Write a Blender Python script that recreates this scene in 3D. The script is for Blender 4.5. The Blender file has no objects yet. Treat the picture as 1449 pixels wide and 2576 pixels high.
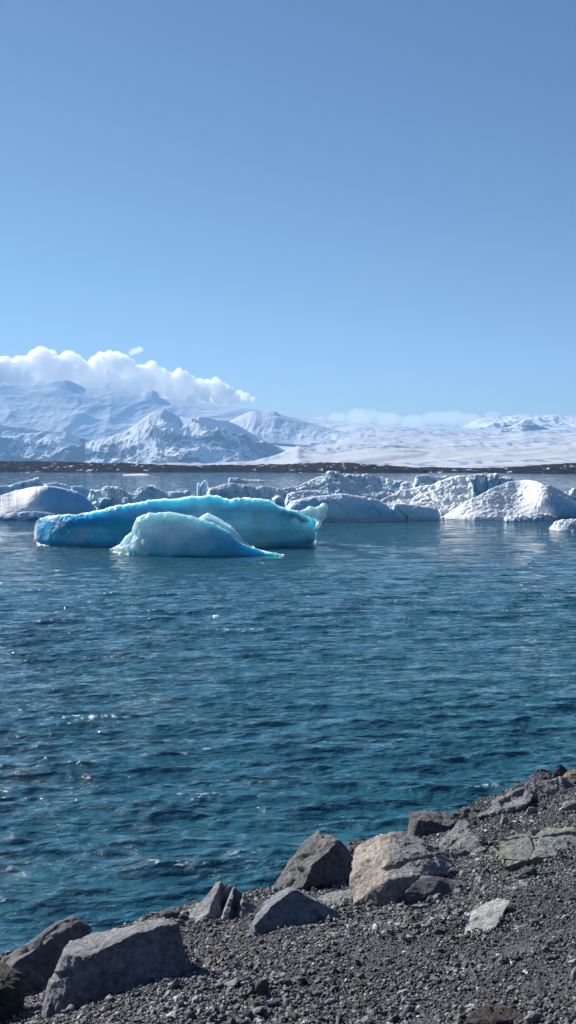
import bpy, bmesh, math
import numpy as np
from mathutils import Vector
R = math.radians
scene = bpy.context.scene
COL = scene.collection

# ------------------------------------------------------------------ camera, world, sun, exposure
H_CAM = 5.0
FPX = 2767.0                      # focal length in sketch units (picture is 1449 x 2576 of them)
CX, CY, HOR = 724.5, 1288.0, 1181.0
PITCH = math.atan((CY - HOR) / FPX)
cam_d = bpy.data.cameras.new("camera"); cam = bpy.data.objects.new("camera", cam_d); COL.objects.link(cam)
cam_d.sensor_fit = 'VERTICAL'; cam_d.sensor_height = 24.0; cam_d.lens = 24.0 * FPX / 2576.0
cam_d.clip_start = 0.1; cam_d.clip_end = 120000
cam.location = (0, 0, H_CAM); cam.rotation_euler = (math.pi / 2 - PITCH, 0, 0)
scene.camera = cam

SUN_AZ, SUN_EL = 47.0, 31.0       # degrees left of the view direction, above the horizon
w = bpy.data.worlds.new("World"); scene.world = w; w.use_nodes = True
nt = w.node_tree; nt.nodes.clear()
wo = nt.nodes.new('ShaderNodeOutputWorld'); bg = nt.nodes.new('ShaderNodeBackground'); sky = nt.nodes.new('ShaderNodeTexSky')
sky.sky_type = 'NISHITA'; sky.sun_disc = False; sky.sun_elevation = R(SUN_EL); sky.sun_rotation = R(-SUN_AZ)
sky.altitude = 0; sky.air_density = 1.0; sky.dust_density = 0.1; sky.ozone_density = 6.0
bg.inputs[1].default_value = 0.051
nt.links.new(sky.outputs[0], bg.inputs[0]); nt.links.new(bg.outputs[0], wo.inputs[0])
sd = bpy.data.lights.new("sun", 'SUN'); sun = bpy.data.objects.new("sun", sd); COL.objects.link(sun)
sd.energy = 5.0; sd.angle = R(0.5); sd.color = (1.0, 0.955, 0.89)
sdir = Vector((-math.sin(R(SUN_AZ)) * math.cos(R(SUN_EL)), math.cos(R(SUN_AZ)) * math.cos(R(SUN_EL)), math.sin(R(SUN_EL))))
sun.rotation_euler = sdir.to_track_quat('Z', 'Y').to_euler()
scene.view_settings.view_transform = 'Standard'; scene.view_settings.look = 'None'
scene.view_settings.exposure = 0.8; scene.view_settings.gamma = 1.0; scene.view_settings.use_curve_mapping = False
cy = scene.cycles
cy.max_bounces = 14; cy.diffuse_bounces = 2; cy.glossy_bounces = 3; cy.transmission_bounces = 4; cy.volume_bounces = 12
cy.use_denoising = True; cy.sample_clamp_indirect = 8; cy.sample_clamp_direct = 0
cy.caustics_reflective = False; cy.caustics_refractive = False

# ------------------------------------------------------------------ view rays (only used to find real places)
cp, sp = math.cos(PITCH), math.sin(PITCH)
def ray(px, py):
    px = np.asarray(px, float); py = np.asarray(py, float)
    a = (px - CX) / FPX; b = -(py - CY) / FPX
    dy = cp + b * sp; dz = -sp + b * cp
    return a / dy, dz / dy                       # x and z per metre of y
def at_z(px, py, z=0.0):
    a, c = ray(px, py); y = (z - H_CAM) / c
    return a * y, y, z + 0 * y
def at_y(px, py, Y):
    a, c = ray(px, py); return a * Y, Y + 0 * a, H_CAM + c * Y

# ------------------------------------------------------------------ numpy noise
def _hash(ix, iy, iz, seed):
    n = (ix.astype(np.int64) * 374761393 + iy.astype(np.int64) * 668265263 + iz.astype(np.int64) * 2147483647 + seed * 974634777) & 0xffffffff
    n = ((n ^ (n >> 13)) * 1274126177) & 0xffffffff
    n = ((n ^ (n >> 16)) * 2246822519) & 0xffffffff
    return (n ^ (n >> 15)) & 0xffffffff
GR = np.array([(1,1,0),(-1,1,0),(1,-1,0),(-1,-1,0),(1,0,1),(-1,0,1),(1,0,-1),(-1,0,-1),(0,1,1),(0,-1,1),(0,1,-1),(0,-1,-1),(1,1,0),(-1,1,0),(0,-1,1),(0,-1,-1)], float)
def perlin(p, seed=0):
    i = np.floor(p).astype(np.int64); f = p - i; u = f * f * f * (f * (f * 6 - 15) + 10)
    r = 0
    for dx in (0, 1):
        wx = u[:, 0] if dx else 1 - u[:, 0]
        for dy in (0, 1):
            wy = u[:, 1] if dy else 1 - u[:, 1]
            for dz in (0, 1):
                wz = u[:, 2] if dz else 1 - u[:, 2]
                g = GR[_hash(i[:, 0] + dx, i[:, 1] + dy, i[:, 2] + dz, seed) & 15]
                r = r + wx * wy * wz * ((f - (dx, dy, dz)) * g).sum(1)
    return r
def fbm(p, oct=5, seed=0, gain=0.5, lac=2.03, ridged=False):
    a, s, r = 1.0, 0.0, 0
    for k in range(oct):
        n = perlin(p * lac ** k + k * 17.3, seed + k)
        if ridged: n = (1 - np.abs(n) * 1.8) ** 2 - 0.5
        r = r + a * n; s += a; a *= gain
    return r / s
def cells(p, seed=0):
    """distance to the nearest and second nearest random point, and a random value of the nearest cell"""
    i = np.floor(p).astype(np.int64)
    d1 = np.full(len(p), 9.); d2 = d1.copy(); val = np.zeros(len(p))
    off = np.zeros((len(p), 3))
    for dx in (-1, 0, 1):
        for dy in (-1, 0, 1):
            for dz in (-1, 0, 1):
                h = _hash(i[:, 0] + dx, i[:, 1] + dy, i[:, 2] + dz, seed)
                q = np.stack([(h & 1023) / 1023., ((h >> 10) & 1023) / 1023., ((h >> 20) & 1023) / 1023.], 1) + i + (dx, dy, dz) - p
                d = np.sqrt((q * q).sum(1)); m = d < d1
                d2 = np.where(m, d1, np.minimum(d2, d)); d1 = np.where(m, d, d1)
                val = np.where(m, ((h >> 5) & 4095) / 4095., val); off[m] = q[m]
    return d1, d2, val, off
def sst(a, b, x):
    t = np.clip((x - a) / (b - a), 0, 1); return t * t * (3 - 2 * t)
def lerp(a, b, t):
    t = np.asarray(t)
    if t.ndim == 1: t = t[:, None]
    return np.asarray(a) * (1 - t) + np.asarray(b) * t

# ------------------------------------------------------------------ objects
def tag(o, label=None, cat=None, group=None, kind=None):
    if label: o['label'] = label
    if cat: o['category'] = cat
    if group: o['group'] = group
    if kind: o['kind'] = kind
    return o
def mesh_obj(name, V, F, mat, col=None, smooth=True, parent=None, origin=None):
    V = np.asarray(V, float)
    if origin is not None: V = V - np.asarray(origin)
    me = bpy.data.meshes.new(name)
    F = np.asarray(F)
    me.vertices.add(len(V)); me.vertices.foreach_set('co', V.astype(np.float32).ravel())
    k = F.shape[1]
    me.loops.add(len(F) * k); me.loops.foreach_set('vertex_index', F.ravel().astype(np.int32))
    me.polygons.add(len(F)); me.polygons.foreach_set('loop_start', np.arange(0, len(F) * k, k, dtype=np.int32))
    me.polygons.foreach_set('use_smooth', np.full(len(F), smooth, dtype=bool))
    me.update(calc_edges=True)
    if col is not None:
        a = me.color_attributes.new('col', 'FLOAT_COLOR', 'POINT')
        c = np.ones((len(V), 4), np.float32); col = np.asarray(col); c[:, :col.shape[1]] = col
        a.data.foreach_set('color', c.ravel())
    me.materials.append(mat)
    o = bpy.data.objects.new(name, me); COL.objects.link(o)
    if origin is not None: o.location = tuple(origin)
    if parent is not None: o.parent = parent
    return o
def grid_faces(nu, nv, wrap=False):
    i = np.arange(nu if wrap else nu - 1)[:, None]; j = np.arange(nv - 1)[None, :]
    a = i * nv + j; b = ((i + 1) % nu) * nv + j
    return np.stack([a, b, b + 1, a + 1], -1).reshape(-1, 4)
def vnormals(V, F):
    n = np.cross(V[F[:, 2]] - V[F[:, 0]], V[F[:, -1]] - V[F[:, 1]]) if F.shape[1] == 4 else np.cross(V[F[:, 1]] - V[F[:, 0]], V[F[:, 2]] - V[F[:, 0]])
    N = np.zeros_like(V)
    for k in range(F.shape[1]):
        for c in range(3): N[:, c] += np.bincount(F[:, k], n[:, c], len(V))
    return N / (np.linalg.norm(N, axis=1)[:, None] + 1e-12)

# ------------------------------------------------------------------ materials
def new_mat(name):
    m = bpy.data.materials.new(name); m.use_nodes = True
    t = m.node_tree; b = t.nodes['Principled BSDF']; return m, t, b
def N(t, kind, **kw):
    n = t.nodes.new(kind)
    for k, v in kw.items():
        if k.startswith('i_'): n.inputs[k[2:].replace('_', ' ')].default_value = v
        else: setattr(n, k, v)
    return n
def noise_n(t, scale, detail=4, rough=0.55, vec=None):
    n = N(t, 'ShaderNodeTexNoise'); n.inputs['Scale'].default_value = scale; n.inputs['Detail'].default_value = detail; n.inputs['Roughness'].default_value = rough
    if vec is not None: t.links.new(vec, n.inputs['Vector'])
    return n
def bump(t, h, strength, dist, prev=None):
    b = N(t, 'ShaderNodeBump'); b.inputs['Strength'].default_value = strength; b.inputs['Distance'].default_value = dist
    t.links.new(h, b.inputs['Height'])
    if prev is not None: t.links.new(prev, b.inputs['Normal'])
    return b.outputs[0]
def obj_coord(t):
    return N(t, 'ShaderNodeTexCoord').outputs['Object']
def geo_pos(t):
    return N(t, 'ShaderNodeNewGeometry').outputs['Position']
def col_times_noise(t, b, scale, lo, hi, detail=5, vec=None):
    at = N(t, 'ShaderNodeVertexColor', layer_name='col')
    n = noise_n(t, scale, detail, 0.6, vec)
    mr = N(t, 'ShaderNodeMapRange'); mr.inputs['From Min'].default_value = 0.3; mr.inputs['From Max'].default_value = 0.7
    mr.inputs['To Min'].default_value = lo; mr.inputs['To Max'].default_value = hi
    t.links.new(n.outputs['Fac'], mr.inputs['Value'])
    mx = N(t, 'ShaderNodeVectorMath', operation='SCALE')
    t.links.new(at.outputs['Color'], mx.inputs[0]); t.links.new(mr.outputs[0], mx.inputs['Scale'])
    t.links.new(mx.outputs[0], b.inputs['Base Color']); return mx.outputs[0], n

def make_ice(name, transl, rough, bscale, bdist, bstr=0.6, sss=0.5):
    m, t, b = new_mat(name); p = obj_coord(t)
    c, n = col_times_noise(t, b, bscale * 0.8, 0.86, 1.06, 6, p)
    b.inputs['Roughness'].default_value = rough; b.inputs['IOR'].default_value = 1.31
    b.inputs['Subsurface Weight'].default_value = 1.0; b.inputs['Subsurface Radius'].default_value = (.35, .8, 1.0) if sss > .5 else (.8, .9, 1.0); b.inputs['Subsurface Scale'].default_value = sss
    n1 = noise_n(t, bscale, 6, 0.6, p)
    nn = bump(t, n1.outputs['Fac'], bstr, bdist)
    n2 = noise_n(t, bscale * 5, 5, 0.65, p); nn = bump(t, n2.outputs['Fac'], 0.6, bdist * .35, nn)
    t.links.new(nn, b.inputs['Normal'])
    tr = N(t, 'ShaderNodeBsdfTranslucent'); mix = N(t, 'ShaderNodeMixShader'); mix.inputs[0].default_value = transl
    t.links.new(c, tr.inputs['Color']); t.links.new(nn, tr.inputs['Normal'])
    t.links.new(b.outputs[0], mix.inputs[1]); t.links.new(tr.outputs[0], mix.inputs[2])
    t.links.new(mix.outputs[0], t.nodes['Material Output'].inputs['Surface'])
    return m
M_CLEAR = make_ice('clear_blue_ice', 0.25, 0.35, 1.3, 0.12, 0.5, .9)
M_SNOWICE = make_ice('snowy_ice', 0.12, 0.7, 2.2, 0.12, 0.5, .25)

def make_rock():
    m, t, b = new_mat('boulder_rock'); p = obj_coord(t)
    c, n = col_times_noise(t, b, 22, 0.5, 1.5, 10, p)
    b.inputs['Roughness'].default_value = 0.85; b.inputs['Specular IOR Level'].default_value = 0.3
    n1 = noise_n(t, 55, 8, 0.75, p); n2 = noise_n(t, 7, 5, 0.6, p)
    nn = bump(t, n2.outputs['Fac'], 0.7, 0.09); nn = bump(t, n1.outputs['Fac'], 1.0, 0.028, nn)
    t.links.new(nn, b.inputs['Normal']); return m
M_ROCK = make_rock()
def make_gravel(name, scale):
    m, t, b = new_mat(name); p = obj_coord(t)
    c, n = col_times_noise(t, b, scale, 0.6, 1.4, 4, p)
    b.inputs['Roughness'].default_value = 0.8; b.inputs['Specular IOR Level'].default_value = 0.35
    v = N(t, 'ShaderNodeTexVoronoi'); v.inputs['Scale'].default_value = 55; t.links.new(p, v.inputs['Vector'])
    nn = bump(t, v.outputs['Distance'], -0.8, 0.012); t.links.new(nn, b.inputs['Normal']); return m
M_SAND = make_gravel('black_sand', 40)
m, t, b = new_mat('pebble_stone'); at = N(t, 'ShaderNodeVertexColor', layer_name='col'); t.links.new(at.outputs[0], b.inputs['Base Color']); b.inputs['Roughness'].default_value = 0.7
M_PEB = m

def make_mountain(name, s1, d1):
    m, t, b = new_mat(name); p = geo_pos(t)
    c, n = col_times_noise(t, b, 1 / 220., 0.9, 1.1, 6, p)
    b.inputs['Roughness'].default_value = 0.9; b.inputs['Specular IOR Level'].default_value = 0.0
    n1 = noise_n(t, s1, 7, 0.62, p); nn = bump(t, n1.outputs['Fac'], 0.8, d1); t.links.new(nn, b.inputs['Normal'])
    return m
M_MTN = make_mountain('snow_and_rock', 1 / 260., 18.)
M_GLAC = make_mountain('glacier_snow', 1 / 160., 7.)
M_MOR = make_mountain('moraine_gravel', 1 / 25., 4.)

# water: opaque glacial melt (fine silt gives it a body colour) under a smooth reflecting skin
m, t, b = new_mat('glacial_water'); M_WATER = m
p = geo_pos(t)
n0 = noise_n(t, 0.03, 3, 0.5, p)
rp = N(t, 'ShaderNodeValToRGB'); rp.color_ramp.elements[0].position = 0.35; rp.color_ramp.elements[1].position = 0.65
rp.color_ramp.elements[0].color = (0.016, 0.086, 0.136, 1); rp.color_ramp.elements[1].color = (0.023, 0.108, 0.146, 1)
t.links.new(n0.outputs['Fac'], rp.inputs[0])
at = N(t, 'ShaderNodeVertexColor', layer_name='col')
mx = N(t, 'ShaderNodeMix', data_type='RGBA'); t.links.new(at.outputs['Color'], mx.inputs['Factor'])
t.links.new(rp.outputs[0], mx.inputs['A']); mx.inputs['B'].default_value = (0.62, 0.68, 0.70, 1)
t.links.new(mx.outputs['Result'], b.inputs['Base Color'])
b.inputs['IOR'].default_value = 1.33; b.inputs['Roughness'].default_value = 0.055
mp = N(t, 'ShaderNodeMapping'); mp.inputs['Scale'].default_value = (0.7, 1.15, 1); mp.inputs['Rotation'].default_value = (0, 0, R(-12)); t.links.new(p, mp.inputs['Vector'])
na = noise_n(t, 0.55, 4, 0.6, mp.outputs[0]); nb = noise_n(t, 3.2, 4, 0.6, mp.outputs[0]); nc = noise_n(t, 12, 4, 0.7, mp.outputs[0])
nn = bump(t, na.outputs['Fac'], 1.0, 0.8); nn = bump(t, nb.outputs['Fac'], 1.0, 0.13, nn); nn = bump(t, nc.outputs['Fac'], 1.0, 0.034, nn)
# wind-ruffled patches with steep little facets that catch the sun
nd = noise_n(t, 26, 2, 0.6, mp.outputs[0]); ne = noise_n(t, 1.1, 3, 0.6, mp.outputs[0])
mr = N(t, 'ShaderNodeMapRange'); mr.inputs['From Min'].default_value = .52; mr.inputs['From Max'].default_value = .68; t.links.new(ne.outputs['Fac'], mr.inputs['Value'])
mm = N(t, 'ShaderNodeMath', operation='MULTIPLY'); t.links.new(nd.outputs['Fac'], mm.inputs[0]); t.links.new(mr.outputs[0], mm.inputs[1])
nn = bump(t, mm.outputs[0], 1.0, 0.025, nn)
# chop too small and too far off to be in the mesh tilts the skin at random
nf = noise_n(t, 1.7, 3, 0.7, mp.outputs[0]); v1 = N(t, 'ShaderNodeVectorMath', operation='SUBTRACT'); v1.inputs[1].default_value = (.5, .5, .5); t.links.new(nf.outputs['Color'], v1.inputs[0])
v2 = N(t, 'ShaderNodeVectorMath', operation='MULTIPLY'); v2.inputs[1].default_value = (4.0, 4.8, 0); t.links.new(v1.outputs[0], v2.inputs[0])
sx = N(t, 'ShaderNodeSeparateColor'); t.links.new(at.outputs['Color'], sx.inputs[0])
t.links.new(sx.outputs['Red'], mx.inputs['Factor'])
v3 = N(t, 'ShaderNodeVectorMath', operation='SCALE'); t.links.new(v2.outputs[0], v3.inputs[0]); t.links.new(sx.outputs['Green'], v3.inputs['Scale'])
v4 = N(t, 'ShaderNodeVectorMath', operation='ADD'); t.links.new(v3.outputs[0], v4.inputs[0]); t.links.new(nn, v4.inputs[1])
v5 = N(t, 'ShaderNodeVectorMath', operation='NORMALIZE'); t.links.new(v4.outputs[0], v5.inputs[0])
t.links.new(v5.outputs[0], b.inputs['Normal'])

# ------------------------------------------------------------------ lake
def build_lake():
    A = np.concatenate([np.linspace(-180, -24, 40)[:-1], np.linspace(-24, -16.5, 150)[:-1], np.linspace(-16.5, 16.5, 1150), np.linspace(16.5, 24, 150)[1:], np.linspace(24, 180, 40)[1:-1]])
    A = np.radians(A)
    py = np.concatenate([np.linspace(2750, 1204, 1150), 1204 - np.cumsum(np.linspace(1.1, .35, 25))])
    r = H_CAM * FPX / (py - HOR); r = r[r < 9000]; r = np.concatenate([r, [12000, 16000]])
    nu, nv = len(A), len(r)
    X = (np.sin(A)[:, None] * r[None]).ravel(); Y = (np.cos(A)[:, None] * r[None]).ravel()
    dr = np.gradient(r); DR = np.broadcast_to(dr[None], (nu, nv)).ravel(); RR = np.broadcast_to(r[None], (nu, nv)).ravel()
    AA = np.broadcast_to(A[:, None], (nu, nv)).ravel()
    rng = np.random.default_rng(5)
    Z = np.zeros_like(X); OX = np.zeros_like(X); OY = np.zeros_like(X)
    lam = np.exp(rng.uniform(math.log(0.22), math.log(4.5), 72)); lam.sort()
    wx = fbm(np.stack([X * .12, Y * .12, 0 * X], 1), 2, 3) * 1.6; wy = fbm(np.stack([X * .12, Y * .12, 0 * X + 9], 1), 2, 7) * 1.6
    gust = 0.75 + 0.9 * (fbm(np.stack([X * .05, Y * .09, 0 * X + 3], 1), 2, 11) + .2)
    for L in lam:
        th = R(97) + rng.normal(0, R(22 if L < 1 else 13)); k = 2 * math.pi / L; ph = rng.uniform(0, 6.28)
        a = 0.0066 * L ** 0.8 if L < 1.2 else 0.0062 * 1.2 ** .8 * (1.2 / L) ** .6
        fade = 1 - sst(L * 0.22, L * 0.45, DR)
        arg = k * (math.cos(th) * (X + wx * L * .25) + math.sin(th) * (Y + wy * L * .25)) + ph
        s, c = np.sin(arg), np.cos(arg); aa = a * fade
        Z += aa * c; OX -= aa * .85 * math.cos(th) * s; OY -= aa * .85 * math.sin(th) * s
    near = (np.abs(AA) < R(30)) * 1.0
    Z *= np.clip(gust, .5, 1.5) * near; OX *= near; OY *= near
    V = np.stack([X + OX, Y + OY, Z], 1)
    # white flecks: caps far out; near ones are painted sun sparkle and foam
    f = fbm(np.stack([X * .25, Y * .03, 0 * X + 5], 1), 4, 21)
    foam_sparkle = sst(.16, .19, f) * (RR > 180) * (1 - sst(1500, 2000, RR)) * .5
    sparkle_fleck = sst(.16, .26, fbm(np.stack([X * 7, Y * 7, 0 * X + 2], 1), 3, 23)) * sst(.02, .06, Z) * sst(.10, .22, fbm(np.stack([X * .35, Y * .5, 0 * X + 8], 1), 3, 24) + .10 * sst(0, -6, X)) * (RR < 70)
    foam_sparkle = np.maximum(foam_sparkle, sparkle_fleck * .9)
    F = grid_faces(nu, nv, wrap=True)[:, ::-1]
    # inner disc under the bank
    o = mesh_obj('lake', V, F, M_WATER, np.stack([foam_sparkle, sst(25, 160, RR), foam_sparkle * 0], 1))
    tag(o, kind='structure')
build_lake()

# ------------------------------------------------------------------ bank (one sloping sheet of black gravel)
U = np.array([0.744, 0.668]); NN = np.array([0.668, -0.744]); P0 = np.array([-3.0, 11.0])
def bank_z(x, y):
    x = np.asarray(x, float); y = np.asarray(y, float)
    s = (x - P0[0]) * NN[0] + (y - P0[1]) * NN[1]
    z = np.where(s < 10.4, 0.327 * s, 3.4 + (s - 10.4) * 0.05) + np.clip(s - 14, 0, 40) * .5  # unseen rise behind the camera, added to darken the shaded rock fronts
    p = np.stack([np.ravel(x) * .45, np.ravel(y) * .45, np.zeros(x.size)], 1)
    z = z + (fbm(p, 4, 31) * 0.28).reshape(z.shape) * np.clip((s + 3) / 3, 0, 1)
    z = z - .20 * np.exp(-((x + .45) ** 2 + (y - 13.2) ** 2) / .9)      # a little cove
    return np.maximum(z, -3)
def on_bank(px, py):
    a, c = ray(px, py); lo = 2.0; Y = lo
    for k in range(3000):
        Y = 2.0 + k * 0.01
        if H_CAM + float(c) * Y <= float(bank_z(float(a) * Y, Y)): break
    return float(a) * Y, Y, H_CAM + float(c) * Y
def build_bank():
    ls = np.concatenate([-np.geomspace(160, 8, 50)[:-1] , np.linspace(-8, 14, 420), np.geomspace(14, 160, 50)[1:]])
    ss = np.concatenate([-np.linspace(9, 2, 8)[:-1], np.linspace(-2, 9, 260), np.geomspace(9.05, 90, 50)])
    L, S = np.meshgrid(ls, ss, indexing='ij')
    X = (P0[0] + L * U[0] + S * NN[0]).ravel(); Y = (P0[1] + L * U[1] + S * NN[1]).ravel()
    Z = bank_z(X, Y)
    p = np.stack([X, Y, Z], 1)
    Z = Z + fbm(p * 6, 4, 41) * 0.035
    V = np.stack([X, Y, Z], 1)
    v = fbm(p * 1.3, 4, 43)[:, None]
    c = np.array([.032, .032, .037]) * (1 + v)
    wet = 1 - .55 * (1 - sst(.08, .4, Z + .12 * fbm(p * 2, 2, 47)))
    c = c * wet[:, None]
    o = mesh_obj('shore', V, grid_faces(len(ls), len(ss))[:, ::-1], M_SAND, c); tag(o, kind='structure')
build_bank()

# ------------------------------------------------------------------ icosphere in numpy
def ico(sub):
    bm = bmesh.new(); bmesh.ops.create_icosphere(bm, subdivisions=sub, radius=1)
    V = np.array([v.co[:] for v in bm.verts]); F = np.array([[v.index for v in f.verts] for f in bm.faces]); bm.free()
    return V, F
ICO = {}
def get_ico(s):
    if s not in ICO: ICO[s] = ico(s)
    return ICO[s]

# ------------------------------------------------------------------ pebbles
def build_pebbles():
    rng = np.random.default_rng(12); Vs, Fs, Cs = [], [], []; base = 0
    def batch(n, smin, smax, power, sub, outer=False):
        nonlocal base
        l = rng.uniform(-8.5, 22, n * 3) if outer else rng.uniform(-5.5, 13, n * 3); s = rng.uniform(-0.35, 12, n * 3) if outer else rng.uniform(-0.35, 8.2, n * 3)
        x = P0[0] + l * U[0] + s * NN[0]; y = P0[1] + l * U[1] + s * NN[1]
        inn = (y > 3.6) & (np.abs(x) < y * 0.30 + 0.6) & (s < 8.2); keep = (~inn & (y > .5) & (np.abs(x) < y * .4 + 5)) if outer else inn; x, y = x[keep][:n], y[keep][:n]
        n = len(x); size = smin * (smax / smin) ** (rng.random(n) ** power)
        clump = fbm(np.stack([x * .9, y * .9, 0 * x], 1), 3, 77)
        size = size * (1 + clump * 1.1)
        z = bank_z(x, y) + fbm(np.stack([x, y, bank_z(x, y)], 1) * 6, 4, 41) * 0.035
        Vi, Fi = get_ico(sub); nv = len(Vi)
        sc = size[:, None] * np.stack([rng.uniform(.8, 1.5, n), rng.uniform(.65, 1.1, n), rng.uniform(.45, .85, n)], 1) * .5
        P = Vi[None] * (1 + rng.uniform(-.22, .22, (n, nv, 1)) * (1.0 if sub == 1 else .35))
        if sub > 1:
            q = (Vi[None] * 1.1 + rng.uniform(0, 99, (n, 1, 3))).reshape(-1, 3); P = P * (1 + perlin(q, 3).reshape(n, nv, 1) * .55)
        P = P * sc[:, None]
        a, tb, tc = rng.uniform(0, 6.28, n), rng.normal(0, .45, n), rng.normal(0, .45, n)
        def rot(P, i, j, ang):
            c, s_ = np.cos(ang)[:, None], np.sin(ang)[:, None]; Q = P.copy()
            Q[..., i] = c * P[..., i] - s_ * P[..., j]; Q[..., j] = s_ * P[..., i] + c * P[..., j]; return Q
        P = rot(P, 0, 2, tb); P = rot(P, 1, 2, tc); P = rot(P, 0, 1, a)
        P = P + np.stack([x, y, z + size * rng.uniform(.05, .28, n)], 1)[:, None]
        g = np.exp(rng.normal(math.log(.058), .75, n)); g = g * (1 - .5 * (1 - sst(.08, .4, z))); g = np.where(rng.random(n) < .035, rng.uniform(.25, .42, n), g)
        tint = np.array([.97, .98, 1.06]) + rng.normal(0, .05, (n, 3)); c = np.clip(g[:, None] * tint, .02, .6)
        Vs.append(P.reshape(-1, 3)); Fs.append((Fi[None] + (np.arange(n) * nv)[:, None, None]).reshape(-1, 3) + base)
        Cs.append(np.repeat(c, nv, 0)); base += n * nv
    batch(170000, .012, .036, 1.2, 1)
    batch(14000, .024, .075, 2.4, 2)
    batch(80000, .018, .055, 1.6, 1, True)
    o = mesh_obj('gravel', np.concatenate(Vs), np.concatenate(Fs), M_PEB, np.concatenate(Cs), smooth=False)
    tag(o, 'dark grey pebbles and black gravel covering the sloping shore', 'gravel', kind='stuff')
build_pebbles()

# ------------------------------------------------------------------ boulders
def hull_planes(pts):
    bm = bmesh.new()
    for q in pts: bm.verts.new(q)
    bmesh.ops.convex_hull(bm, input=list(bm.verts)); bm.normal_update()
    pl = {}
    for f in bm.faces:
        n = f.normal
        if f.calc_area() < 1e-7: continue
        d = n.dot(f.verts[0].co); pl[tuple(round(c, 3) for c in (*n, d))] = (n.x, n.y, n.z, d)
    bm.free(); P = np.array(list(pl.values())); c = np.mean(pts, 0)
    s = P[:, :3] @ c - P[:, 3]; P[s > 0] *= -1
    return P
GREY = (.24, .235, .235)
def lying(pts, k):
    """corners of a slab lying on the bank: dy is the share k of the way from the front foot to the bank behind"""
    y0 = on_bank(*pts[0])[1]; return [(x, y, (on_bank(x, y)[1] - y0) * k) for x, y in pts]
def boulder(name, label, pts, col=GREY, sub=6, rough=.035, strata=0, grooves=(), col2=None, tilt=(0, 0, 1), cat='boulder', group='boulders along the water edge', soft=.0, y0=None, sink=.25, colx=None, seed=None, cuts=0.5, clear=0):
    """pts: (px, py, dy) seen corners, dy = metres behind the front foot (first point, on the bank); the foot is carried into the ground"""
    seed = seed if seed is not None else (int(pts[0][0]) * 7 + int(pts[0][1])) % 997
    fx, fy, fz = on_bank(pts[0][0], pts[0][1])
    if y0 is not None: fy = y0
    W = []
    for (px, py, dy) in pts:
        if py < pts[0][1] - 8 and 0 < px < 1449 and clear:      # corners above the foot must stand clear of the gravel
            while dy > -.3:
                x, y, z = at_y(px, py, fy + dy)
                if float(z) > float(bank_z(x, y)) + clear * min(1, (pts[0][1] - py) / 40.): break
                dy -= .04
        x, y, z = at_y(px, py, fy + dy); W.append((float(x), float(y), float(z)))
    zs = [q[2] for q in W]; zb = min(zs); zt = max(zs)
    for (x, y, z) in list(W):
        g = float(bank_z(x, y))
        if z < zb + .45 * (zt - zb): W.append((x, y, min(z, g) - sink))
    W = np.array(W); c = W.mean(0); c[2] = (W[:, 2].min() * .35 + W[:, 2].max() * .65); 
    c = .5 * c + .5 * W.mean(0)
    pl = hull_planes([tuple(q) for q in W]); d = pl[:, 3] - pl[:, :3] @ c
    D, F = get_ico(sub); size = np.linalg.norm(W.max(0) - W.min(0)) * .5
    ext = (W.max(0) - W.min(0)) * .5; Dn = D * ext; Dn /= np.linalg.norm(Dn, axis=1)[:, None]
    den = Dn @ pl[:, :3].T; tt = np.where(den > 1e-4, d[None] / np.maximum(den, 1e-4), 1e9)
    if soft > 0:
        rad = (np.sum(np.maximum(tt, 1e-6) ** (-1 / soft), 1)) ** (-soft)
    else: rad = tt.min(1)
    V = c + Dn * rad[:, None]
    n = vnormals(V, F)
    q = V / size
    # broken facets: random cell steps, then rough grain
    d1, d2, val, off = cells(q * 2.1 + fbm(q * 2, 2, seed)[:, None] * .5, seed)
    disp = (val - .5) * rough * size * 1.6 * cuts * 2 * sst(0, .25, d2 - d1)
    disp += fbm(q * 2.2, 5, seed + 3, gain=.55) * rough * size * 3.0
    disp += fbm(q * 8, 5, seed + 5, gain=.6, ridged=True) * (rough * .6 + .009) * size
    for kf in range(3):       # straight joints: thin planar cracks crossing part of the rock
        rc = np.random.default_rng(seed * 3 + kf); nrm = rc.normal(size=3); nrm /= np.linalg.norm(nrm); qq = (V - c) / size
        dpl = qq @ nrm - rc.uniform(-.4, .4) + fbm(q * 3, 4, seed + 40 + kf) * .05
        disp -= .022 * size * np.exp(-(dpl / .012) ** 2) * sst(-.1, .15, fbm(q * 1.2, 2, seed + 60 + kf))
        disp += .012 * size * np.sign(dpl) * sst(0, .02, np.abs(dpl)) * sst(-.1, .15, fbm(q * 1.2, 2, seed + 60 + kf))
    if strata:
        T = np.array(tilt) / np.linalg.norm(tilt); h = (q @ T) * strata + fbm(q * 1.5, 3, seed + 8) * .8
        disp += (np.abs((h % 1) - .5) - .25) * rough * size * 1.1
    for (gx0, gy0, gx1, gy1, wd, dp) in grooves:       # clefts that the photograph shows, cut as real notches
        A_ = np.array(at_y(gx0, gy0, fy + .3), float); B_ = np.array(at_y(gx1, gy1, fy + .3), float)
        a, b_ = ray(gx0, gy0), ray(gx1, gy1)
        n_pl = np.cross(np.array([a[0], 1, a[1]]), np.array([b_[0], 1, b_[1]])); n_pl /= np.linalg.norm(n_pl)
        dist = np.abs((V - np.array([0, 0, H_CAM])) @ n_pl); ab = B_ - A_; tt_ = ((V - A_) @ ab) / (ab @ ab)
        disp -= dp * (1 - sst(wd * .4, wd, dist)) * sst(-.12, .02, tt_) * (1 - sst(.98, 1.12, tt_)) * (n[:, 1] < .35)
    V = V + n * disp[:, None]
    cc = np.array(col)[None] * np.array([.93, .97, 1.04]) * (.95 if col[0] < .4 else 1.0) * (1 + .35 * fbm(q * 1.7, 4, seed + 11)[:, None] + .25 * (val[:, None] - .5))
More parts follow.
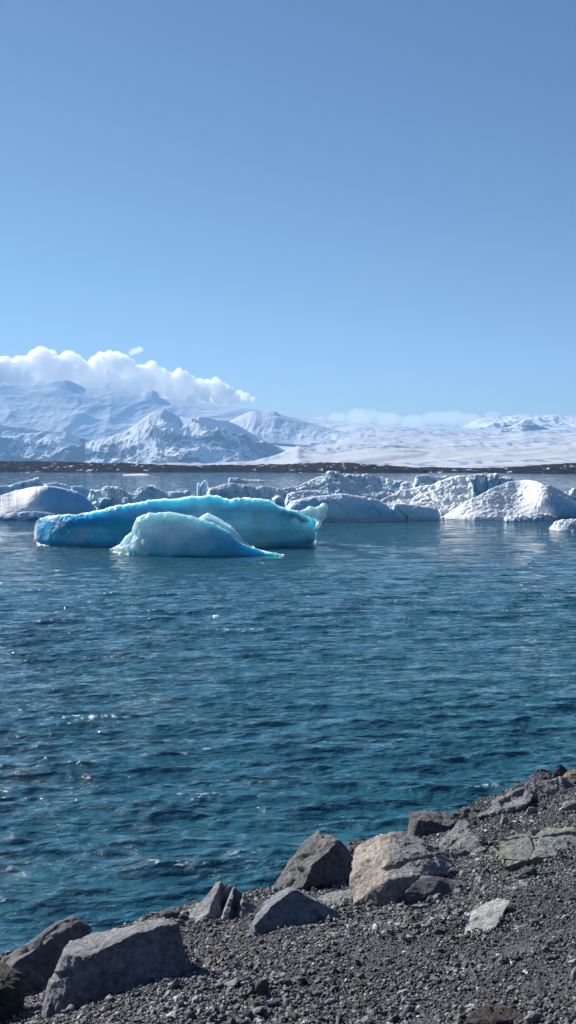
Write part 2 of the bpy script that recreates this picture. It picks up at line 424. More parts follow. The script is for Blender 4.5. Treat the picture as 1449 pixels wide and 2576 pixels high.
    if col2 is not None:
        cc = lerp(cc, np.array(col2)[None] * (1 + .4 * fbm(q * 3, 3, seed + 12)[:, None]), sst(-.05, .2, fbm(q * 1.3, 3, seed + 13) + .08) if colx is None else sst(.06, -.06, V[:, 0] / np.maximum(V[:, 1], 1) * 9 - (colx - CX) / FPX * 9 + fbm(q * 3, 4, seed + 13) * .25))
    # darker wet, silty foot in contact with the wet gravel
    org = (float(c[0]), float(c[1]), float(bank_z(c[0], c[1])))
    o = mesh_obj(name, V, F, M_ROCK, np.clip(cc, .02, .8), origin=org)
    me = o.data
    try: me.set_sharp_from_angle(angle=R(38))
    except Exception: pass
    tag(o, label, cat, group)
    return o

boulder('boulder', 'big flat-topped boulder with pale top and dark shaded front, largest rock at bottom left', [
    (230, 2524, 0), (451, 2492, .0), (493, 2447, .35), (448, 2318, .22), (330, 2352, .12), (212, 2404, .0), (160, 2405, .1), (108, 2545, .0), (178, 2370, .55), (260, 2338, .75), (413, 2304, .75), (153, 2545, -.1), (470, 2440, .8), (115, 2500, .4)],
    col=(.28, .275, .27), sub=7, rough=.020, grooves=((150, 2455, 210, 2438, .03, .06), (140, 2475, 135, 2530, .02, .04)))
boulder('boulder', 'dark leaning boulder with lit sloping edge behind the big flat-topped boulder', [
    (75, 2556, .0), (20, 2440, .1), (14, 2410, .5), (94, 2361, .8), (149, 2322, .8), (181, 2309, .7), (200, 2322, .6), (236, 2335, .9), (128, 2356, .35), (60, 2409, .2), (230, 2400, .6), (200, 2440, .3)],
    col=(.17, .168, .17), rough=.03, y0=8.6, grooves=((40, 2398, 95, 2372, .03, .07),))
boulder('boulder', 'rounded near-black boulder cut by the left edge of the picture', [
    (66, 2552, 0), (64, 2490, .1), (58, 2447, .25), (36, 2422, .35), (0, 2413, .45), (-70, 2425, .5), (-110, 2500, .3), (-90, 2570, 0), (0, 2575, -.1), (0, 2470, 0)],
    col=(.05, .048, .05), rough=.03, soft=.08)
boulder('boulder', 'small brown-grey rock in the bottom left corner below the near-black boulder', [
    (20, 2568, 0), (32, 2550, .05), (26, 2534, .1), (5, 2531, .12), (-25, 2540, .1), (-30, 2570, 0), (20, 2534, .2)],
    col=(.12, .10, .095), rough=.04, sub=5, sink=.1)
boulder('boulder', 'jagged grey rock with three upright fins on the water edge', [
    (561, 2318, 0), (463, 2325, .15), (513, 2268, .5), (549, 2216, .62), (580, 2230, .5), (606, 2252, .45), (634, 2263, .5), (648, 2278, .5), (640, 2300, .2), (500, 2322, .05), (480, 2300, .45), (600, 2305, .1), (545, 2290, .08)],
    col=(.34, .33, .32), sub=6, rough=.03, grooves=((572, 2226, 547, 2292, .07, .20), (600, 2240, 592, 2290, .05, .14)))
boulder('boulder', 'peaked boulder with dark front face standing clear on the gravel', [
    (650, 2357, 0), (742, 2350, 0), (865, 2316, .25), (850, 2293, .3), (743, 2238, .30), (680, 2278, .12), (638, 2326, .02), (624, 2331, .15), (664, 2262, .5), (730, 2234, .6), (800, 2280, .6), (700, 2240, .6)],
    col=(.25, .255, .27), sub=6, rough=.016)
boulder('boulder', 'tall triangular boulder with rugged lit left side and smooth dark right face', [
    (771, 2240, 0), (690, 2250, .35), (716, 2191, .75), (724, 2166, .85), (771, 2118, .95), (800, 2088, .9), (837, 2106, .65), (850, 2120, .40), (787, 2173, .05), (764, 2229, -.05), (868, 2132, .6), (884, 2160, .6), (887, 2206, .4), (860, 2215, .2), (690, 2240, .9)],
    col=(.20, .19, .18), sub=7, rough=.032, grooves=((812, 2092, 806, 2130, .04, .06), (745, 2160, 790, 2140, .03, .05), (725, 2200, 770, 2190, .04, .05)))
boulder('boulder', 'large boulder with orange-brown left face and pale grey right side, biggest of the middle group', [
    (966, 2277, 0), (893, 2272, .12), (888, 2155, .85), (893, 2132, .95), (948, 2099, 1.0), (985, 2093, 1.0), (1022, 2098, 1.05), (1037, 2110, 1.0), (1077, 2120, .9), (1100, 2137, .8), (1147, 2170, .75), (1121, 2196, .45), (1051, 2204, .05), (978, 2216, .06), (966, 2150, .45), (1030, 2262, .2), (900, 2272, .3)],
    col=(.30, .29, .28), col2=(.37, .325, .28), colx=985, sub=7, rough=.02, grooves=((975, 2188, 1085, 2152, .02, .04),))
boulder('boulder', 'low dark rock with thin lit rim leaning against the orange-brown boulder', [
    (1066, 2272, 0), (1018, 2243, .05), (1059, 2205, .18), (1092, 2207, .2), (1169, 2226, .2), (1178, 2242, .15), (1150, 2258, .02), (1062, 2200, .35), (1165, 2220, .4), (1010, 2265, .0)],
    col=(.13, .125, .125), sub=5, rough=.025)
boulder('boulder', 'flat pale slab lying between the peaked dark boulder and the orange-brown one', [
    (826, 2280, 0), (789, 2262, .1), (818, 2250, .4), (890, 2235, .55), (900, 2262, .2), (880, 2278, .0)],
    col=(.30, .29, .275), sub=5, rough=.03, sink=.15)
boulder('boulder', 'low wet rock at the water between the triangular boulder and the orange-brown one', [
    (880, 2165, 0), (862, 2128, .5), (890, 2120, .6), (918, 2113, .6), (940, 2130, .4), (920, 2165, .1)],
    col=(.12, .125, .13), sub=5, rough=.05, y0=13.9)
boulder('boulder', 'blocky dark-fronted rock with flat light top at the water edge', [
    (1060, 2108, 0), (1037, 2108, 0), (1025, 2098, .15), (1027, 2045, .25), (1038, 2039, .5), (1124, 2041, .6), (1147, 2066, .35), (1131, 2078, .12), (1052, 2062, .04), (1107, 2108, .05), (1148, 2090, .5)],
    col=(.20, .175, .155), sub=6, rough=.022)
boulder('boulder', 'pale rugged rock with a dark hollow face right of the blocky rock', [
    (1137, 2157, 0), (1089, 2131, .1), (1110, 2108, .3), (1139, 2084, .45), (1154, 2063, .65), (1178, 2066, .65), (1202, 2100, .35), (1223, 2136, .1), (1211, 2140, .0), (1185, 2100, .08), (1150, 2104, .05), (1110, 2150, .0), (1205, 2120, .6)],
    clear=.10, col=(.25, .24, .225), sub=6, rough=.04)
boulder('boulder', 'cluster-like low craggy dark rock at the water behind the pale rugged rock', [
    (1170, 2064, 0), (1134, 2046, .2), (1153, 2031, .4), (1180, 2025, .45), (1206, 2033, .4), (1220, 2046, .2), (1200, 2062, .0)],
    clear=.10, col=(.13, .13, .125), sub=5, rough=.06)
boulder('boulder', 'long tilted slab running up the bank with a pale upper face and dark underside', [
    (1240, 2053, 0), (1200, 2055, .0), (1234, 2024, .3), (1250, 2003, .45), (1313, 1980, .7), (1343, 2000, .6), (1290, 2040, .1), (1330, 2022, .3)],
    clear=.10, col=(.26, .25, .25), sub=6, rough=.03, grooves=((1262, 2018, 1320, 1990, .05, .05),))
boulder('boulder', 'dark upright rock with thin lit left edge on top of the far bank', [
    (1340, 1994, 0), (1316, 1992, .1), (1352, 1931, .4), (1372, 1931, .4), (1392, 1945, .35), (1398, 1975, .1), (1330, 1960, .3)],
    clear=.10, col=(.10, .10, .115), sub=5, rough=.035)
boulder('boulder', 'small dark pointed rock behind the upright rock on the far bank', [
    (1408, 1972, 0), (1382, 1965, .1), (1392, 1940, .2), (1408, 1916, .3), (1428, 1937, .25), (1434, 1965, .1)],
    clear=.10, col=(.08, .078, .095), sub=5, rough=.03)
boulder('boulder', 'wide rounded pale grey rock at the right edge in front of the upright rock', [
    (1362, 2011, 0), (1328, 1990, .1), (1329, 1970, .3), (1362, 1962, .45), (1410, 1958, .5), (1450, 1975, .5), (1480, 2000, .3), (1420, 2008, .0), (1330, 2005, .0)],
    clear=.10, col=(.21, .205, .195), sub=6, rough=.045)
boulder('boulder', 'tan brown rock cut by the right edge near the top of the bank', [
    (1440, 1978, 0), (1410, 1960, .15), (1420, 1945, .3), (1440, 1933, .4), (1490, 1930, .4), (1520, 1970, .2)],
    clear=.10, col=(.30, .24, .18), sub=5, rough=.04)
boulder('boulder', 'broad mossy green-grey slab half buried in the gravel at the right edge', [
    (1290, 2190, 0), (1262, 2184, .0), (1232, 2127, .3), (1269, 2106, .7), (1357, 2085, 1.1), (1440, 2083, 1.3), (1530, 2110, 1.2), (1540, 2140, .3), (1449, 2143, .25), (1330, 2160, .1), (1258, 2146, .1), (1351, 2192, .0), (1449, 2182, .2), (1540, 2180, .2)],
    clear=.10, col=(.24, .24, .22), col2=(.24, .24, .195), sub=7, rough=.018, strata=9, tilt=(.1, .1, 1), grooves=((1330, 2160, 1342, 2190, .03, .05),))
boulder('boulder', 'round mossy stone tucked under the front of the green-grey slab', [
    (1330, 2210, 0), (1302, 2200, .05), (1310, 2186, .1), (1328, 2179, .12), (1348, 2186, .1), (1355, 2204, .03), (1330, 2180, .2)],
    clear=.10, col=(.11, .12, .09), sub=4, rough=.05, soft=.1, sink=.05)
boulder('boulder', 'flat pale cream slab tilted up alone in the dark gravel',
    lying([(1205, 2352), (1164, 2357), (1176, 2318), (1189, 2284), (1220, 2280), (1254, 2257), (1285, 2263), (1268, 2290), (1246, 2334)], .72),
    col=(.43, .42, .375), sub=6, rough=.008, sink=.04, cuts=.2, group='boulders along the water edge')
boulder('boulder', 'dark brown domed rock poking up at the bottom edge of the picture', [
    (1230, 2600, 0), (1160, 2572, .05), (1186, 2541, .2), (1223, 2528, .3), (1278, 2532, .3), (1327, 2539, .3), (1345, 2568, .1), (1250, 2560, .05)],
    col=(.085, .068, .058), sub=6, rough=.04, soft=.05)

# ------------------------------------------------------------------ single stones one can pick out
def stone(label, px, py, wpx, hpx, col, seed, lean=0.0, flat=.8, group='loose stones lying on the gravel'):
    x, y, z = on_bank(px, py + hpx * .5)
    s = y / FPX; a, b_ = wpx * s * .5, hpx * s * .5
    D, F = get_ico(4); q = D * 1.2 + seed * 3.1
    d1, d2, val, off = cells(q * 1.1, seed)
    V = D * (1 + fbm(q, 4, seed)[:, None] * .35 + (val[:, None] - .5) * .16)
    V = V * (a, (a + b_) * .5 * flat, b_ * 1.05)
    c, s_ = math.cos(lean), math.sin(lean); V = np.stack([V[:, 0] * c + V[:, 2] * s_, V[:, 1], -V[:, 0] * s_ + V[:, 2] * c], 1)
    V[:, 2] += b_ * .75
    o = mesh_obj('stone', V, F, M_ROCK, np.clip(np.array(col)[None] * (1 + .3 * fbm(q * 2, 3, seed + 2)[:, None]), .02, .7))
    o.location = (x, y, z); tag(o, label, 'stone', group)
stone('upright dark pointed stone standing in the gravel below the peaked boulder', 660, 2479, 34, 48, (.13, .125, .13), 1, .12, .5)
stone('pale oval pebble alone in the middle of the gravel left of the cream slab', 976, 2415, 24, 13, (.38, .37, .35), 2)
stone('dark round stone in a shaded dip left of the cream slab', 1103, 2342, 24, 17, (.10, .10, .11), 3)
stone('smooth grey rounded stone on the gravel right of the cream slab', 1345, 2320, 24, 24, (.20, .20, .20), 4, .2)
stone('dark angular stone with a shadow, right of centre below the cream slab', 1272, 2415, 24, 17, (.13, .13, .135), 5)
stone('dark blocky stone with a pale left face near the right edge below the slab', 1384, 2411, 26, 18, (.14, .14, .14), 6, .2)
stone('small dark upright cube-like stone above the domed brown rock', 1149, 2486, 15, 22, (.075, .075, .08), 7)
stone('light grey rounded stone directly above the small dark cube-like stone', 1150, 2426, 22, 14, (.26, .26, .26), 8)
stone('pale narrow stone leaning beside the left end of the domed brown rock', 1158, 2537, 14, 24, (.36, .355, .35), 9, .35)
stone('pale stone cut by the right edge low on the gravel', 1446, 2446, 18, 34, (.36, .36, .35), 10, .3)
stone('pale egg-shaped stone standing above the mossy slab', 1269, 2065, 19, 28, (.40, .38, .35), 11, .15, .6)
stone('curved pale-backed stone up the bank right of the egg-shaped stone', 1341, 2041, 32, 24, (.30, .30, .29), 12, .5, .5)
stone('squarish pale rock at the right edge high on the bank', 1434, 2026, 44, 24, (.33, .32, .28), 13, -.2)
stone('pale flat stone in front of the low dark rock with the lit rim', 1066, 2279, 28, 13, (.32, .32, .31), 14)
stone('wedge-shaped grey stone at the foot of the peaked boulder', 658, 2368, 17, 15, (.27, .27, .27), 15)
stone('white egg-like stone at the lower left foot of the big boulder', 188, 2533, 17, 12, (.50, .50, .50), 16)
stone('pale tilted stone just left of the white egg-like stone', 174, 2527, 14, 11, (.38, .38, .37), 17, .5)
stone('small light stone below the shaded front of the big boulder', 361, 2514, 13, 14, (.33, .33, .33), 18)
stone('dark stone in the pile below the upright pointed stone', 690, 2524, 34, 18, (.085, .085, .09), 19)
stone('grey sloping stone on the left of the pile below the upright pointed stone', 605 + 40, 2526, 26, 20, (.16, .16, .165), 20, .4)
stone('grey round-backed stone in the gravel near the bottom middle', 801, 2498, 26, 15, (.19, .19, .185), 21)
stone('light oval stone at the right foot of the peaked boulder', 840, 2327, 20, 14, (.30, .30, .30), 22)
stone('long pale flat stone low in the gravel left of the small dark cube-like stone', 830, 2518, 32, 12, (.30, .30, .30), 23, -.3)
stone('low dark lumpy rock at the waterline behind the right end of the big boulder', 432, 2300, 60, 30, (.10, .10, .105), 25)
stone('small dark rock at the waterline left of the three-finned rock', 462, 2306, 26, 18, (.12, .12, .12), 26)
stone('bright white chip lying in the gravel near the bottom middle', 946, 2438, 15, 8, (.62, .62, .60), 24)

# ------------------------------------------------------------------ icebergs
WHITE = np.array([.84, .87, .90]); CYAN = np.array([.16, .60, .74]); BLUE = np.array([.045, .32, .58]); SHADE = np.array([.50, .70, .86]); DIRT = np.array([.06, .055, .06])
def loft(rows, nu=300, nv=90, jag=1.0, bexp=1.6, endr=.08, seed=0, rough=.05, back_top=.0, block=0., cell=1.0, cracks=(), colour=None, zmin=-1.2, cap=True, lump=0.4, terr=0., flatback=1.0, smooth=.05):
    """an ice body from its skyline, waterline, set-back of the crest and full thickness (metres); the underside goes below the water"""
    rows = np.array(rows, float); px = np.linspace(rows[0, 0], rows[-1, 0], nu)
    top = np.interp(px, rows[:, 0], rows[:, 1]); bas = np.interp(px, rows[:, 0], rows[:, 2])
    be = np.interp(px, rows[:, 0], rows[:, 5]) if rows.shape[1] > 5 else np.full(nu, bexp); st = np.interp(px, rows[:, 0], rows[:, 3]); th = np.interp(px, rows[:, 0], rows[:, 4])
    u = np.linspace(0, 1, nu)
    kk = max(3, int(nu * smooth)); ker = np.hanning(2 * kk + 3); ker /= ker.sum(); sm = lambda a_: np.convolve(np.pad(a_, kk + 1, mode='edge'), ker, 'valid')
    bas, st, th, be = sm(bas), sm(st), sm(th), sm(be)
    if jag: top = top + jag * (fbm(np.stack([px * .045, 0 * px, 0 * px + seed], 1), 5, seed, gain=.6) * 9)
    e = np.clip(1 - (np.clip(np.abs(2 * u - 1) - (1 - endr), 0, 1) / endr) ** 2, 0, 1) ** .5
    fx, fy, _ = at_z(px, bas, 0)
    mid = fy + th * .5
    y0 = mid - (mid - fy) * np.maximum(e, .03); yr = y0 + (fy + st - y0) * 1.0; yr = np.where(e < 1, mid + (fy + st - mid) * np.maximum(e, .03), fy + st); y1 = mid + th * .5 * np.maximum(e, .03)
    a, c = ray(px, top); zt = np.maximum(H_CAM + c * yr, .02)
    nf = int(nv * .62); nb = nv - nf
    P = np.zeros((nu, nv, 3)); vv = np.zeros((nu, nv))
    for j in range(nv):
        if j < 6:
            t = j / 6; y = y0; z = zmin * (1 - t) + 0 * y0
        elif j < nf:
            t = (j - 6) / (nf - 7); y = y0 + (yr - y0) * t ** be; z = zt * t ** (1 / np.maximum(1., be * .55)); vv[:, j] = t
        else:
            t = (j - nf + 1) / nb; y = yr + (y1 - yr) * t; z = zt + (zmin - zt) * t ** flatback; vv[:, j] = 1 + t
        P[:, j, 0] = ray(px, top * 0 + 1200)[0] * y; P[:, j, 1] = y; P[:, j, 2] = z
    V = P.reshape(-1, 3); F = grid_faces(nu, nv); v = vv.ravel(); uu = np.repeat(u, nv)
    n = vnormals(V, F)
    if (n[:, 1] * (v < .8)).mean() > 0: n = -n; F = F[:, ::-1]
    s = float(np.max(zt)); q = V / s
    amp = sst(0, .35, V[:, 2] / s + .15)
    edge = 1 - np.exp(-((v - 1) / .06) ** 2) * .65
    flute = fbm(q * (7, 7, 1.2), 3, seed + 77, ridged=True) * rough * s * lump * .6
    disp = flute + fbm(q * 1.4, 4, seed + 1) * rough * s * 1.5 + fbm(q * 5, 4, seed + 2, ridged=True) * rough * s * lump
    if block:
        d1, d2, val, off = cells(q * cell * (1, 1, 1.25) + fbm(q * 2, 2, seed + 4)[:, None] * .6, seed + 5)
        disp += ((val - .5) * block * s + block * s * .15 * sst(0, .25, d2 - d1)) 
    if terr:
        h = q[:, 2] * terr + fbm(q * 1.3, 3, seed + 9) * 1.2; disp += rough * s * .7 * (sst(.2, .8, h % 1) - (h % 1))
    disp = disp - min(.22, .05 * s) * np.exp(-((V[:, 2] - .10) / .14) ** 2) * (v < .8)
    dark = np.zeros(len(V))
    for (u0, v0, u1, v1, wd, dp) in cracks:
        A = np.array([u0, v0]); B = np.array([u1, v1]); W = np.stack([uu + fbm(q * (1, 1, 2.5) * 2, 4, seed + 31) * .035, np.minimum(v, 2 - v)], 1); ab = B - A
        tt = np.clip(((W - A) @ ab) / (ab @ ab), 0, 1); dd = np.abs((W - A - tt[:, None] * ab) * (1, .12)).sum(1)
        g = 1 - sst(wd * .3, wd, dd); disp -= dp * s * g; dark = np.maximum(dark, g)
    V = V + n * (disp * np.clip(edge, .2, 1))[:, None]
    n2 = vnormals(V, F)
    if cap:   # close the two ends
        k = len(V); c0 = V[:nv].mean(0); c1 = V[-nv:].mean(0); V = np.vstack([V, c0, c1]); n2 = np.vstack([n2, (-1, 0, 0), (1, 0, 0)]); v = np.append(v, [.5, .5]); uu = np.append(uu, [0, 1]); dark = np.append(dark, [0, 0])
        j = np.arange(nv); j2 = (j + 1) % nv
        T0 = np.stack([np.full(nv, k), j, j2, j2], 1)[:, [0, 2, 1, 1]]; T1 = np.stack([np.full(nv, k + 1), (nu - 1) * nv + j, (nu - 1) * nv + j2], 1)
        tri = np.vstack([T0[:, :3], T1])
    else: tri = np.zeros((0, 3), int)
    C = colour(V, n2, uu, v, dark, s) if colour else np.tile(WHITE, (len(V), 1))
    return V, F, tri, C
def join(parts):
    Vs, Fs, Cs, b = [], [], [], 0
    for V, F, tri, C in parts:
        T = np.vstack([F[:, [0, 1, 2]], F[:, [0, 2, 3]], tri]) if F.shape[1] == 4 else np.vstack([F, tri]) if len(tri) else F
        Vs.append(V); Fs.append(T + b); Cs.append(C); b += len(V)
    return np.vstack(Vs), np.vstack(Fs), np.vstack(Cs)
def berg(label, parts, mat, group='icebergs floating across the lagoon', name='iceberg', cat='iceberg', parent=None):
    V, F, C = join(parts)
    ok = np.linalg.norm(np.cross(V[F[:, 1]] - V[F[:, 0]], V[F[:, 2]] - V[F[:, 0]]), axis=1) > 1e-9; F = F[ok]
    if parent is None:
        o = mesh_obj(name, V, F, mat, np.clip(C, .01, .95), origin=(float(V[:, 0].mean()), float(V[:, 1].mean()), 0.0)); tag(o, label, cat, group)
    else:
        o = mesh_obj(name, V - np.array(parent.location), F, mat, np.clip(C, .01, .95), parent=parent)
        if label: o['label'] = label
    return o
def chunk(px, base, wpx, top, depth, seed=0, colour=None, sharp=.12, sub=5, lean=0, dy=0., z0=-.6):
    """an angular ice block"""
    x, y, _ = at_z(px, base, 0); x, y = float(x), float(y) + dy; x *= y / (y - dy) if dy else 1
    s = y / FPX; hw = wpx * s * .5; zt = float(at_y(px, top, y + depth * .5)[2])
    rng = np.random.default_rng(seed); k = 22
    pts = rng.normal(size=(k, 3)); pts /= np.abs(pts).max(1)[:, None] ** .7 * np.linalg.norm(pts, axis=1)[:, None] ** .3
    pts *= (hw, depth * .5, (zt - z0) * .5); pts = pts * np.array([1, 1, 1])
    pts[:, 2] *= (zt - z0) * .5 / max(pts[:, 2].max(), 1e-6)
    pts += (x, y + depth * .5, (zt + z0) * .5)
    pts[:, 0] += (pts[:, 2]) * lean
    pl = hull_planes([tuple(q) for q in pts]); c = pts.mean(0); d = pl[:, 3] - pl[:, :3] @ c
    D, F = get_ico(sub); Dn = D * (hw, depth * .5, (zt - z0) * .5); Dn /= np.linalg.norm(Dn, axis=1)[:, None]
    den = Dn @ pl[:, :3].T; tt = np.where(den > 1e-4, d[None] / np.maximum(den, 1e-4), 1e9)
    V = c + Dn * tt.min(1)[:, None]; n = vnormals(V, F); sz = max(hw, (zt - z0) * .5); q = V / sz
    V = V + n * (fbm(q * 2, 5, seed, gain=.6) * sz * sharp * 1.6)[:, None]; n = vnormals(V, F)
    C = colour(V, n, V[:, 0] * 0 + .5, np.where(n[:, 1] < 0, .6, 1.3), np.zeros(len(V)), zt) if colour else np.tile(WHITE, (len(V), 1))
    return V, F, np.zeros((0, 3), int), C

def tones(clear=BLUE, mid=CYAN, frost=WHITE, rim=.93, snow=.62, bands=0., dirt=0., seed=0, body=.5, side=0., grad=0.):
    def f(V, n, u, v, dark, s):
        q = V / s
        k = fbm(q * (.6, .6, 1.6), 3, seed + 50) * 1.6 + body + grad * (V[:, 2] / s - .45)
        if bands: k = k + bands * fbm(q * (.35, .35, 5.), 3, seed + 51)
        c = lerp(np.tile(clear, (len(V), 1)), mid, sst(0, 1, k))
        fr = np.maximum(sst(rim - .03, rim + .02, v + fbm(q * 7, 3, seed + 52) * .05), sst(snow, snow + .22, n[:, 2] + fbm(q * 4, 3, seed + 53) * .25))
        if side: fr = np.maximum(fr, sst(.15, -.15, (u - side * (1 + fbm(q * 2.5, 4, seed + 54) * .9))) * 1.0 if side > 0 else fr)
        c = lerp(c, frost, np.clip(fr, 0, 1))
        if dirt:
            dd = sst(.1, .35, fbm(q * (2.5, 2.5, 4), 5, seed + 55) + dirt - .3) * .8; c = lerp(c, DIRT * 2.2, dd)
        return lerp(c, np.array(clear) * .5, dark * .6)
    return f
snowy = lambda seed, dirt=0., snow=.35, clear=np.array([.38, .72, .95]), mid=np.array([.66, .86, .95]), rim=.96: tones(clear, mid, WHITE, rim, snow, 0, dirt, seed, .55)

# the large clear blue berg
def main_col(V, n, u, v, dark, s):
    q = V / s
    deep = np.array([.03, .36, .58]); tq = np.array([.32, .82, .86])
    k = sst(.25, .80, u + fbm(q * (.5, .5, 1.2), 3, 61) * .35) * .55 + .7 * fbm(q * (.5, .5, 4.5), 3, 62) + .35 * sst(.35, 1.1, V[:, 2] / s) * 1.3
    k = k + .35 * np.exp(-((V[:, 2] / s - .42) / .12) ** 2) * sst(.55, .75, u)
    c = lerp(np.tile(deep, (len(V), 1)), tq, np.clip(k, 0, 1))
    d1, d2, val, off = cells(q * (2.2, 2.2, 3.0) + fbm(q * 3, 3, 67)[:, None] * .5, 68); vein = (1 - sst(0, .035, d2 - d1)) * sst(-.05, .15, fbm(q * 1.3, 2, 69))
    c = lerp(c * (1 + (val[:, None] - .5) * .16), WHITE * .9, vein * .0); c = lerp(c, WHITE * .85, sst(.16, .34, fbm(q * (1.1, 1.1, 3.2), 5, 74)) * .22)
    fr = sst(.94, .99, v + fbm(q * 5, 3, 63) * .07); fr = np.maximum(fr, sst(.022, .008, u + fbm(q * 5, 3, 64) * .02)); fr = np.maximum(fr, sst(.6, .8, n[:, 2]) * (v > .8))
    c = lerp(c, WHITE, fr * (v < 2))
    dd = sst(.83, .93, u) * sst(.70, .95, v + fbm(q * 3.5, 4, 65) * .5 + (u - .9) * 1.2) * (u < .992); sp = sst(.46, .52, fbm(q * 6, 3, 66)) * (u > .3)
    c = lerp(c, DIRT * 1.6, np.clip(dd * .8 + sp * .4, 0, .9)); return c
A = loft([(84, 1342, 1366, 0.3, 2.0), (86, 1326, 1368, 0.5, 3.0), (90, 1312, 1369, 0.7, 4.0), (100, 1304, 1371, 0.9, 5), (120, 1299, 1372, 1, 6), (146, 1295, 1376, 1.1, 6), (191, 1294, 1376, 1.1, 6), (243, 1284, 1376, 1.1, 6), (286, 1273, 1376, 1.1, 6), (304, 1269, 1376, 1.1, 6), (330, 1268, 1376, 1.1, 6), (354, 1263, 1376, 1.1, 6), (384, 1256, 1376, 1.1, 6), (447, 1254, 1376, 1.1, 6), (481, 1248, 1376, 1.1, 6), (544, 1246, 1376, 1.1, 6), (578, 1256, 1376, 1.1, 6), (586, 1253, 1376, 1.1, 6), (627, 1251, 1376, 1.1, 6), (669, 1257, 1376, 1.1, 6), (697, 1269, 1376, 1.1, 6), (724, 1281, 1376, 1.1, 6), (759, 1288, 1375, 1.0, 5.5), (785, 1297, 1374, 0.7, 4), (796, 1307, 1370, 0.4, 3)],
         nu=700, nv=150, jag=.8, smooth=.1, bexp=1.9, endr=.05, seed=3, rough=.045, lump=.22, flatback=.5, colour=main_col)
mainberg = berg('large clear turquoise and deep blue iceberg with a thin white crest', [A], M_CLEAR)
# its white horn at the right end
def horn():
    pts = [(745, 1284, .0), (759, 1282, .1), (785, 1276, .1), (811, 1269, 0), (824, 1270, 0), (825, 1276, 0), (823, 1290, 0), (819, 1302, 0), (808, 1322, .1), (795, 1338, .2), (783, 1348, .3)]
    inner = [(745, 1289), (762, 1293), (780, 1300), (792, 1305), (800, 1308), (802, 1310), (800, 1313), (797, 1320), (790, 1330), (785, 1340), (781, 1350)]
    Yh = float(mainberg.location[1]) - 1.5; n_ = 120; m_ = 40
    t = np.linspace(0, 1, len(pts)); tt = np.linspace(0, 1, n_)
    o = np.array([np.interp(tt, t, [q[k] for q in pts]) for k in (0, 1)]).T; i = np.array([np.interp(tt, t, [q[k] for q in inner]) for k in (0, 1)]).T
    V = []
    for a in range(n_):
        O = np.array(at_y(*o[a], Yh)); I = np.array(at_y(*i[a], Yh)); c = (O + I) / 2; r = (O - I) / 2; L = max(np.linalg.norm(r), .03)
        for b in range(m_):
            an = 2 * math.pi * b / m_; V.append(c + r * math.cos(an) + np.array([0, 1, 0]) * math.sin(an) * min(.42, L * .8 + .05))
    V = np.array(V); F = []
    ii = np.arange(n_ - 1)[:, None]; jj = np.arange(m_)[None]; F = np.stack([ii * m_ + jj, (ii + 1) * m_ + jj, (ii + 1) * m_ + (jj + 1) % m_, ii * m_ + (jj + 1) % m_], -1).reshape(-1, 4)
    c0, c1 = V[:m_].mean(0), V[-m_:].mean(0); k = len(V); V = np.vstack([V, c0, c1]); j = np.arange(m_)
    tri = np.vstack([np.stack([np.full(m_, k), j, (j + 1) % m_], 1), np.stack([np.full(m_, k + 1), (n_ - 1) * m_ + (j + 1) % m_, (n_ - 1) * m_ + j], 1)])
    n = vnormals(V, F); V = V + n * (fbm(V * 2.2, 4, 71) * .22)[:, None]
    return V, F, tri, np.tile([.80, .87, .90], (len(V), 1))
berg('white curled horn of ice hanging at the right end', [horn()], M_CLEAR, name='horn', parent=mainberg)

# the smaller pale berg in front
def small_col(V, n, u, v, dark, s):
    q = V / s; d1, d2, val, off = cells(q * 2.4 + fbm(q * 3, 3, 84)[:, None] * .5, 85); deep = np.array([.10, .58, .78]); pale = np.array([.84, .97, .95])
    k = sst(-.1, .8, V[:, 2] / s + .5 * fbm(q * 1.2, 4, 81) - .35 * sst(.35, .9, u))
    c = lerp(np.tile(deep, (len(V), 1)), pale, k)
    fr = sst(.90, .99, v + fbm(q * 4, 4, 82) * .14) * .8; fr = np.maximum(fr, sst(.20, .08, u + fbm(q * 3.2, 5, 83) * .22) * .9)
    c = c * (1 + (val[:, None] - .5) * .10)
    return lerp(c, np.array([.88, .91, .91]), np.clip(fr, 0, 1))
B1 = loft([(276, 1381, 1389, .3, 1.5), (300, 1369, 1393, .5, 2.5), (315, 1350, 1395, .7, 3.2), (330, 1338, 1396, .8, 4), (336, 1320, 1396, .9, 4.5), (345, 1302, 1397, 1., 5), (375, 1291, 1398, 1.3, 5.5), (425, 1287, 1399, 1.5, 5.5), (450, 1291, 1399, 1.5, 5.5), (485, 1299, 1399, 1.5, 5), (505, 1305, 1399, 1.4, 4.5),
           (540, 1318, 1399, 1.2, 4), (578, 1338, 1398, .9, 3.5), (583, 1350, 1398, .8, 3), (610, 1368, 1398, .7, 2.5), (650, 1382, 1398, .5, 2), (690, 1390, 1397, .3, 1.4), (715, 1395, 1397, .15, .8)],
          nu=420, nv=120, jag=.4, bexp=1.35, endr=.04, seed=8, rough=.07, lump=.6, colour=small_col)
B2 = loft([(470, 1330, 1386, .5, 2), (495, 1308, 1386, .6, 2.6), (505, 1300, 1386, .7, 3), (522, 1290, 1386, .7, 3), (550, 1303, 1386, .7, 3), (580, 1320, 1386, .7, 3), (600, 1341, 1386, .6, 2.6), (613, 1361, 1387, .5, 2), (640, 1376, 1388, .3, 1.5)],
          nu=160, nv=80, jag=.3, bexp=1.3, endr=.1, seed=9, rough=.06, lump=.35, colour=tones(np.array([.10, .48, .66]), np.array([.42, .78, .84]), WHITE, .86, .7, 0, 0, 9, .8))
berg('small pale turquoise iceberg with a low tail, in front of the large blue one', [B1, B2], M_CLEAR)

